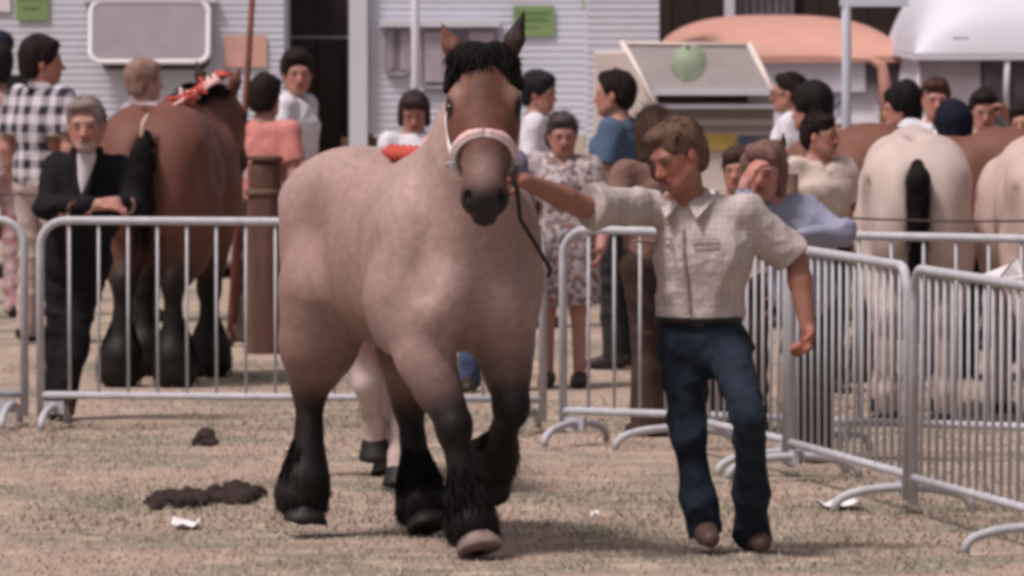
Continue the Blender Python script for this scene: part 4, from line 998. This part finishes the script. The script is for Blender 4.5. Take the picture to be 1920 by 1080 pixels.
MB().tube([(-.86, -.02, 1.53), (-.91, 0, 1.48), (-.95, .01, 1.36)], [.014, .016, .008], 6).build('straw_braid', mat('straw_braid', (.40, .28, .20), noise=.3), hb, True)
# cream horse from behind, right
horse('cream horse seen from behind with a dark tail at right', hplace(1716, 365), R(88), (.50, .41, .37), (.42, .33, .29), girth=.80, muzzle=(.2, .14, .13), scale=.925, vox=.018, tail='full', seed=22, poll=(.9, .0, 1.12), nose=(1.2, .0, .75), mane=False, feath=.5)
horse('pale horse cut off by the right edge of the picture', hplace(1962, 366), R(95), (.50, .38, .34), (.42, .32, .28), girth=.85, muzzle=(.2, .14, .13), scale=.90, vox=.02, tail='dock', seed=23, poll=(.95, 0, 1.10), nose=(1.2, 0, .72), mane=False, feath=.5)
horse('chestnut horse standing side-on behind the cream horse', hplace(1760, 335), R(176), (.16, .070, .046), (.05, .025, .018), scale=.90, vox=.02, tail='full', seed=24, poll=(1.0, .05, 1.35), nose=(1.30, .10, .90), feath=.7)

# ================================================================ PEOPLE
SK = (.38, .20, .155)
# ---- handler
Yh = 29.25
J = dict(ground=(P(1365, 0, Yh)[0], Yh, 0), pelvis=P(1318, 628, Yh), waist=P(1310, 572, Yh), chest=P(1316, 470, Yh - .02), neck=P(1292, 372, Yh - .03), head=P(1271, 292, Yh - .10),
         sr=P(1214, 388, Yh - .02), sl=P(1396, 398, Yh - .04), er=P(1090, 386, Yh - .30), el=P(1494, 490, Yh + .04), wr=P(982, 338, Yh - .62), wl=P(1514, 612, Yh - .02),
         hr=P(1277, 650, Yh), hl=P(1362, 650, Yh), kr=P(1292, 826, Yh - .02), kl=P(1406, 782, Yh - .36), ar=P(1322, 985, Yh - .02), al=P(1410, 975, Yh + .08))
J['ar'][2] = .12; J['al'][2] = .10
shirtm = fabric('checked_cream_shirt', (.47, .415, .40), fn=checks((.30, .24, .22), 40, .26, .38), bump=.5)
jeans = fabric('blue_denim', (.015, .023, .037), noise=.45, bump=.4)
person('young handler in a pale checked shirt and blue jeans leading the roan horse', J=J, world=True, fwd=(-.28, -1, 0), head=(-38, -22, 6), skin=(.31, .145, .105), hair=('short', (.115, .07, .05)), top=shirtm, bottom=jeans,
       belt=mat('dark_belt', (.012, .01, .01), rough=.5), vox=.0075, folds=.0060, placket=mat('shirt_seam', (.30, .24, .22)), sleeve_cut=.90, tuck=True, shoes=(.10, .06, .05), seed=40, headscale=1.09, stout=1.13, hairvox=.006, flare=.004,
       hands={'r': dict(d=(-.85, -.35, .12), n=(-.2, .3, -.9), curl=78), 'l': dict(d=(-.04, -.25, -1), n=(-.9, -.5, .1), curl=82), 'toer': (.12, -.95, 0), 'toel': (.25, -.95, 0)})

# ---- man in the dark suit leaning on the barrier
Ys = D(368)
J = dict(ground=(P(115, 0, Ys)[0], Ys, 0), pelvis=P(140, 520, Ys + .15), waist=P(146, 455, Ys + .1), chest=P(160, 375, Ys), neck=P(164, 290, Ys - .06), head=P(162, 236, Ys - .14),
         sr=P(108, 315, Ys), sl=P(226, 315, Ys), er=P(86, 388, Ys - .12), el=P(247, 386, Ys - .12), wr=P(186, 384, Ys - .32), wl=P(215, 380, Ys - .28),
         hr=P(118, 545, Ys + .12), hl=P(152, 545, Ys + .12), kr=P(110, 670, Ys + .08), kl=P(136, 670, Ys + .02), ar=P(96, 785, Ys + .10), al=P(118, 790, Ys + .04))
J['ar'][2] = J['al'][2] = .10
suit = fabric('dark_suit_cloth', (.012, .011, .014), bump=.3)
ro, jj, _ = person('grey-haired man in a dark suit leaning his arms on the barrier', J=J, world=True, fwd=(.12, -1, 0), head=(-12, -4, 3), skin=(.38, .21, .17), hair=('recede', (.22, .17, .16)), top=suit, sleeve='long', bottom=suit, open_collar=False,
       vox=.009, stout=1.12, folds=.007, seed=41, headscale=1.10, beard=(.42, .30, .27), hands={'r': dict(d=(.9, -.1, -.1), n=(0, .3, -.9), curl=40), 'l': dict(d=(-.9, -.2, -.05), n=(0, .5, -.8), curl=45)})
b = SDF(); nk = jj['neck']; ck = jj['chest']; b.cone(nk + (-.0, -.085, -.01), ck + (-.01, -.155, .04), .05, .016, k=.02, sq=((0, 1, 0), 1.6)); b.build('shirt_front', .008, mat('white_shirt', (.62, .58, .62)), ro)
for l in (-1, 1):
    b = SDF(); b.cone(nk + (.062 * l, -.05, .02), ck + (.02 * l - .01, -.165, .02), .026, .020, k=.01, sq=((0, 1, 0), 1.8)); b.build('lapel', .008, suit, ro)
o = MB(); o.tube([P(128, 398, Ys - .36), P(130, 560, Ys - .34), P(131, 742, Ys - .30), P(131, 800, Ys - .28) * (1, 1, 0) + (0, 0, .0)], .012, 8)
o.tube([P(128, 398, Ys - .36), P(131, 385, Ys - .36), P(139, 380, Ys - .34), P(146, 388, Ys - .32)], .012, 8)
tag(o.build('walking_stick', mat('brown_cane', (.09, .045, .03), rough=.5), None, True), 'brown walking stick hooked upright on the barrier before the suited man', 'walking stick')

def bg(label, px, ytop, s, yaw, **k):
    H_ = (CH - (ytop + 39) / s) * .985; x, y = G(px, s)
    return person(label, (x, y, 0), yaw=yaw, H=H_, **k)
wh = fabric('white_cotton', (.62, .60, .66)); pinkf = fabric('pink_blouse', (.52, .21, .185)); bluej = fabric('faded_blue_trousers', (.07, .09, .17)); brown = fabric('brown_cloth', (.055, .033, .027)); dgrey = fabric('charcoal_cloth', (.03, .028, .03))
fold = dict(er=(.24, .08, 1.12), wr=(.05, .24, 1.12), el=(-.24, .08, 1.12), wl=(-.05, .24, 1.14))
DK = (.018, .012, .011)
bg('man in a black and white checked shirt seen from behind at left', 76, 64, 304, -38, head=(-48, 0, 0), hair=('full', DK), top=fabric('gingham', (.60, .56, .60), fn=checks((.02, .02, .035), 9, .5, 1.0)), bottom=fabric('pale_trousers', (.42, .34, .31)), sleeve='short', stout=1.2, seed=50, vox=.011, skin=SK)
bg('dark-haired person in pink at the left edge beside the checked shirt', -6, 80, 282, 10, hair=('full', DK), top=fabric('pale_pink', (.46, .32, .31)), bottom=fabric('red_pink_print', (.45, .20, .20), fn=floral([(.45, .34, .35), (.38, .20, .20), (.42, .28, .29)], 30)), seed=51, skin=SK, open_collar=False)
bg('person in a navy cap half out of frame at top left', -2, 52, 270, 20, hair=('cap', DK), top=dgrey, bottom=dgrey, seed=52, open_collar=False)
bg('fair-haired man standing behind the bay horse', 268, 108, 285, -60, head=(0, 0, 0), hair=('full', (.24, .15, .12)), top=fabric('grey_shirt', (.35, .30, .32)), bottom=dgrey, seed=53, skin=(.40, .24, .20))
bg('woman in a pink blouse and brown trousers facing away by the rusty pole', 497, 137, 306, -25, hair=('full', DK), top=pinkf, bottom=brown, seed=54, open_collar=False, flare=.03, sleeve='short', stout=.95)
bg('dark-haired man in a white shirt standing in the dark gap', 552, 90, 290, -112, head=(-58, -4, 0), hair=('full', DK), top=wh, bottom=bluej, seed=55, stout=1.2, sleeve_cut=.8, skin=SK, J=dict(er=(.24, -.02, 1.13), wr=(.20, .20, .98), el=(-.26, -.06, 1.15), wl=(-.20, .14, 1.0)))
bg('child in white looking down behind the roan horse back', 776, 166, 305, 188, head=(-8, -22, 0), hair=('bob', (.045, .03, .03)), top=wh, bottom=bluej, seed=56, open_collar=False, sleeve='short', J=fold)
bg('dark-haired person in white turned away right of the roan head', 1008, 131, 290, 262 - 360, head=(-16, -6, 0), hair=('full', (.02, .016, .02)), top=wh, bottom=dgrey, seed=57, stout=1.1, sleeve='long', open_collar=False)
flor = fabric('floral_cotton', (.5, .42, .42), fn=floral([(.42, .38, .39), (.16, .13, .15), (.40, .33, .32), (.24, .14, .13), (.46, .42, .43), (.24, .19, .18), (.40, .36, .37)], 38))
bg('woman in a floral dress standing behind the barriers', 1056, 205, 340, 172, head=(14, -12, 0), hair=('tied', (.07, .052, .055)), dress=flor, hem=.52, seed=58, vox=.011, skin=(.40, .22, .185), stout=1.1, J=dict(er=(.26, .02, 1.12), wr=(.22, .20, .98), el=(-.28, -.02, 1.12), wl=(-.26, .12, .90)))
bg('man in a slate blue t-shirt with his face turned left', 1158, 126, 325, 75, head=(0, 0, 0), hair=('short', DK), top=fabric('slate_blue_knit', (.075, .11, .18)), bottom=dgrey, seed=59, stout=1.22, skin=SK, open_collar=False, J=dict(el=(-.26, .02, 1.12), wl=(-.16, .26, 1.15)))
bg('person in a purple-grey jacket and jeans hidden behind the roan horse head', 912, 190, 344, 178, hair=('full', DK), top=fabric('purple_grey_cotton', (.17, .15, .24)), bottom=bluej, seed=71, open_collar=False, sleeve='long', stout=1.1)
bg('brown-haired person in dark trousers behind the handler', 1226, 193, 381, 30, head=(-10, -8, 0), hair=('long', (.05, .03, .022)), top=fabric('dark_brown_top', (.20, .115, .095)), bottom=brown, seed=60, skin=SK, open_collar=False, flare=.02, stout=1.05, J=dict(er=(.24, .02, 1.12), wr=(.18, .16, .95), el=(-.27, .0, 1.14), wl=(-.22, .18, 1.22), ar=(.05, -.02, .09), al=(-.05, -.02, .09), kr=(.06, 0, .5), kl=(-.06, 0, .5)))
bg('man in glasses and white shirt in profile before the trailer', 1484, 131, 290, 82, hair=('short', DK), top=wh, bottom=dgrey, seed=61, specs=True, skin=SK, open_collar=False)
bg('person with tall dark hair and a grey top behind the moustached man', 1522, 163, 312, 60, hair=('big', (.015, .012, .012)), top=fabric('grey_top', (.30, .27, .29)), bottom=dgrey, seed=62, open_collar=False)
bg('moustached man in a beige t-shirt behind the back barrier', 1536, 206, 345, 208, head=(36, -2, 0), hair=('short', DK), top=fabric('beige_knit', (.54, .45, .40)), bottom=dgrey, seed=63, moustache=DK, open_collar='v', vox=.011, skin=SK, stout=1.15, J=dict(er=(.27, -.02, 1.13), wr=(.20, .16, .98), el=(-.30, .02, 1.12), wl=(-.22, .20, 1.02)))
bg('person in a patterned shirt partly hidden behind the handler neck', 1386, 272, 378, 165, hair=('full', (.06, .035, .028)), top=fabric('patterned_shirt', (.5, .45, .42), fn=floral([(.6, .55, .5), (.1, .09, .12), (.55, .5, .45)], 40)), bottom=brown, seed=64, open_collar=False)
# man shading his eyes, leaning on the back barrier
Yk = D(404)
J = dict(ground=(P(1500, 0, Yk)[0], Yk, 0), pelvis=P(1520, 560, Yk + .15), waist=P(1505, 500, Yk + .08), chest=P(1485, 430, Yk + .02), neck=P(1450, 372, Yk - .03), head=P(1432, 322, Yk - .09),
         sr=P(1428, 405, Yk - .06), sl=P(1510, 395, Yk + .06), er=P(1392, 440, Yk - .30), el=P(1582, 440, Yk - .10), wr=P(1396, 348, Yk - .27), wl=P(1490, 446, Yk - .28),
         hr=P(1500, 590, Yk + .15), hl=P(1540, 590, Yk + .15), kr=P(1500, 720, Yk + .1), kl=P(1540, 720, Yk + .1), ar=P(1500, 840, Yk + .15), al=P(1540, 840, Yk + .15))
J['ar'][2] = J['al'][2] = .09
person('fair-haired man in a grey-blue shirt shading his eyes with one hand', J=J, world=True, fwd=(-.25, -1, 0), head=(4, -8, -6), skin=(.42, .22, .185), hair=('bob', (.17, .10, .085)), top=fabric('grey_blue_cotton', (.26, .27, .36)), sleeve='long', bottom=dgrey, open_collar=False, vox=.009, folds=.008, seed=65, headscale=1.08,
       hands={'r': dict(d=(.42, -.05, .85), n=(.75, .5, -.35), curl=48), 'l': dict(d=(-.9, -.1, 0), n=(0, .2, -1), curl=30)})
# right-hand group
bg('dark-haired woman at right half hidden behind other heads', 1692, 163, 300, 95, hair=('big', (.012, .010, .010)), top=fabric('white_blouse', (.60, .57, .6)), bottom=dgrey, seed=66, open_collar=False, skin=SK)
bg('brown-haired man in a white shirt facing the camera at right', 1756, 141, 302, 176, head=(6, -6, 0), hair=('short', (.07, .03, .025)), top=wh, bottom=dgrey, seed=67, skin=(.42, .21, .175), stout=1.08)
bg('man in a light blue shirt raising his hand to his face', 1842, 163, 308, 215, head=(-30, -10, 0), hair=('short', DK), top=fabric('light_blue_cotton', (.48, .54, .70)), bottom=dgrey, seed=68, sleeve_cut=.9, skin=SK, J=dict(er=(.30, .18, 1.16), wr=(.10, .30, 1.10), el=(-.34, .10, 1.34), wl=(-.10, .16, 1.58)), open_collar=False)
bg('dark hooded head low in front of the light blue shirt', 1786, 200, 332, 10, hair=('big', (.010, .012, .022)), top=fabric('navy_top', (.016, .02, .045)), bottom=dgrey, seed=69, open_collar=False)
bg('dark-haired person cut off by the right edge behind the pale horse', 1922, 190, 320, 160, hair=('full', DK), top=fabric('grey_shirt', (.3, .28, .3)), bottom=dgrey, seed=70, open_collar=False)
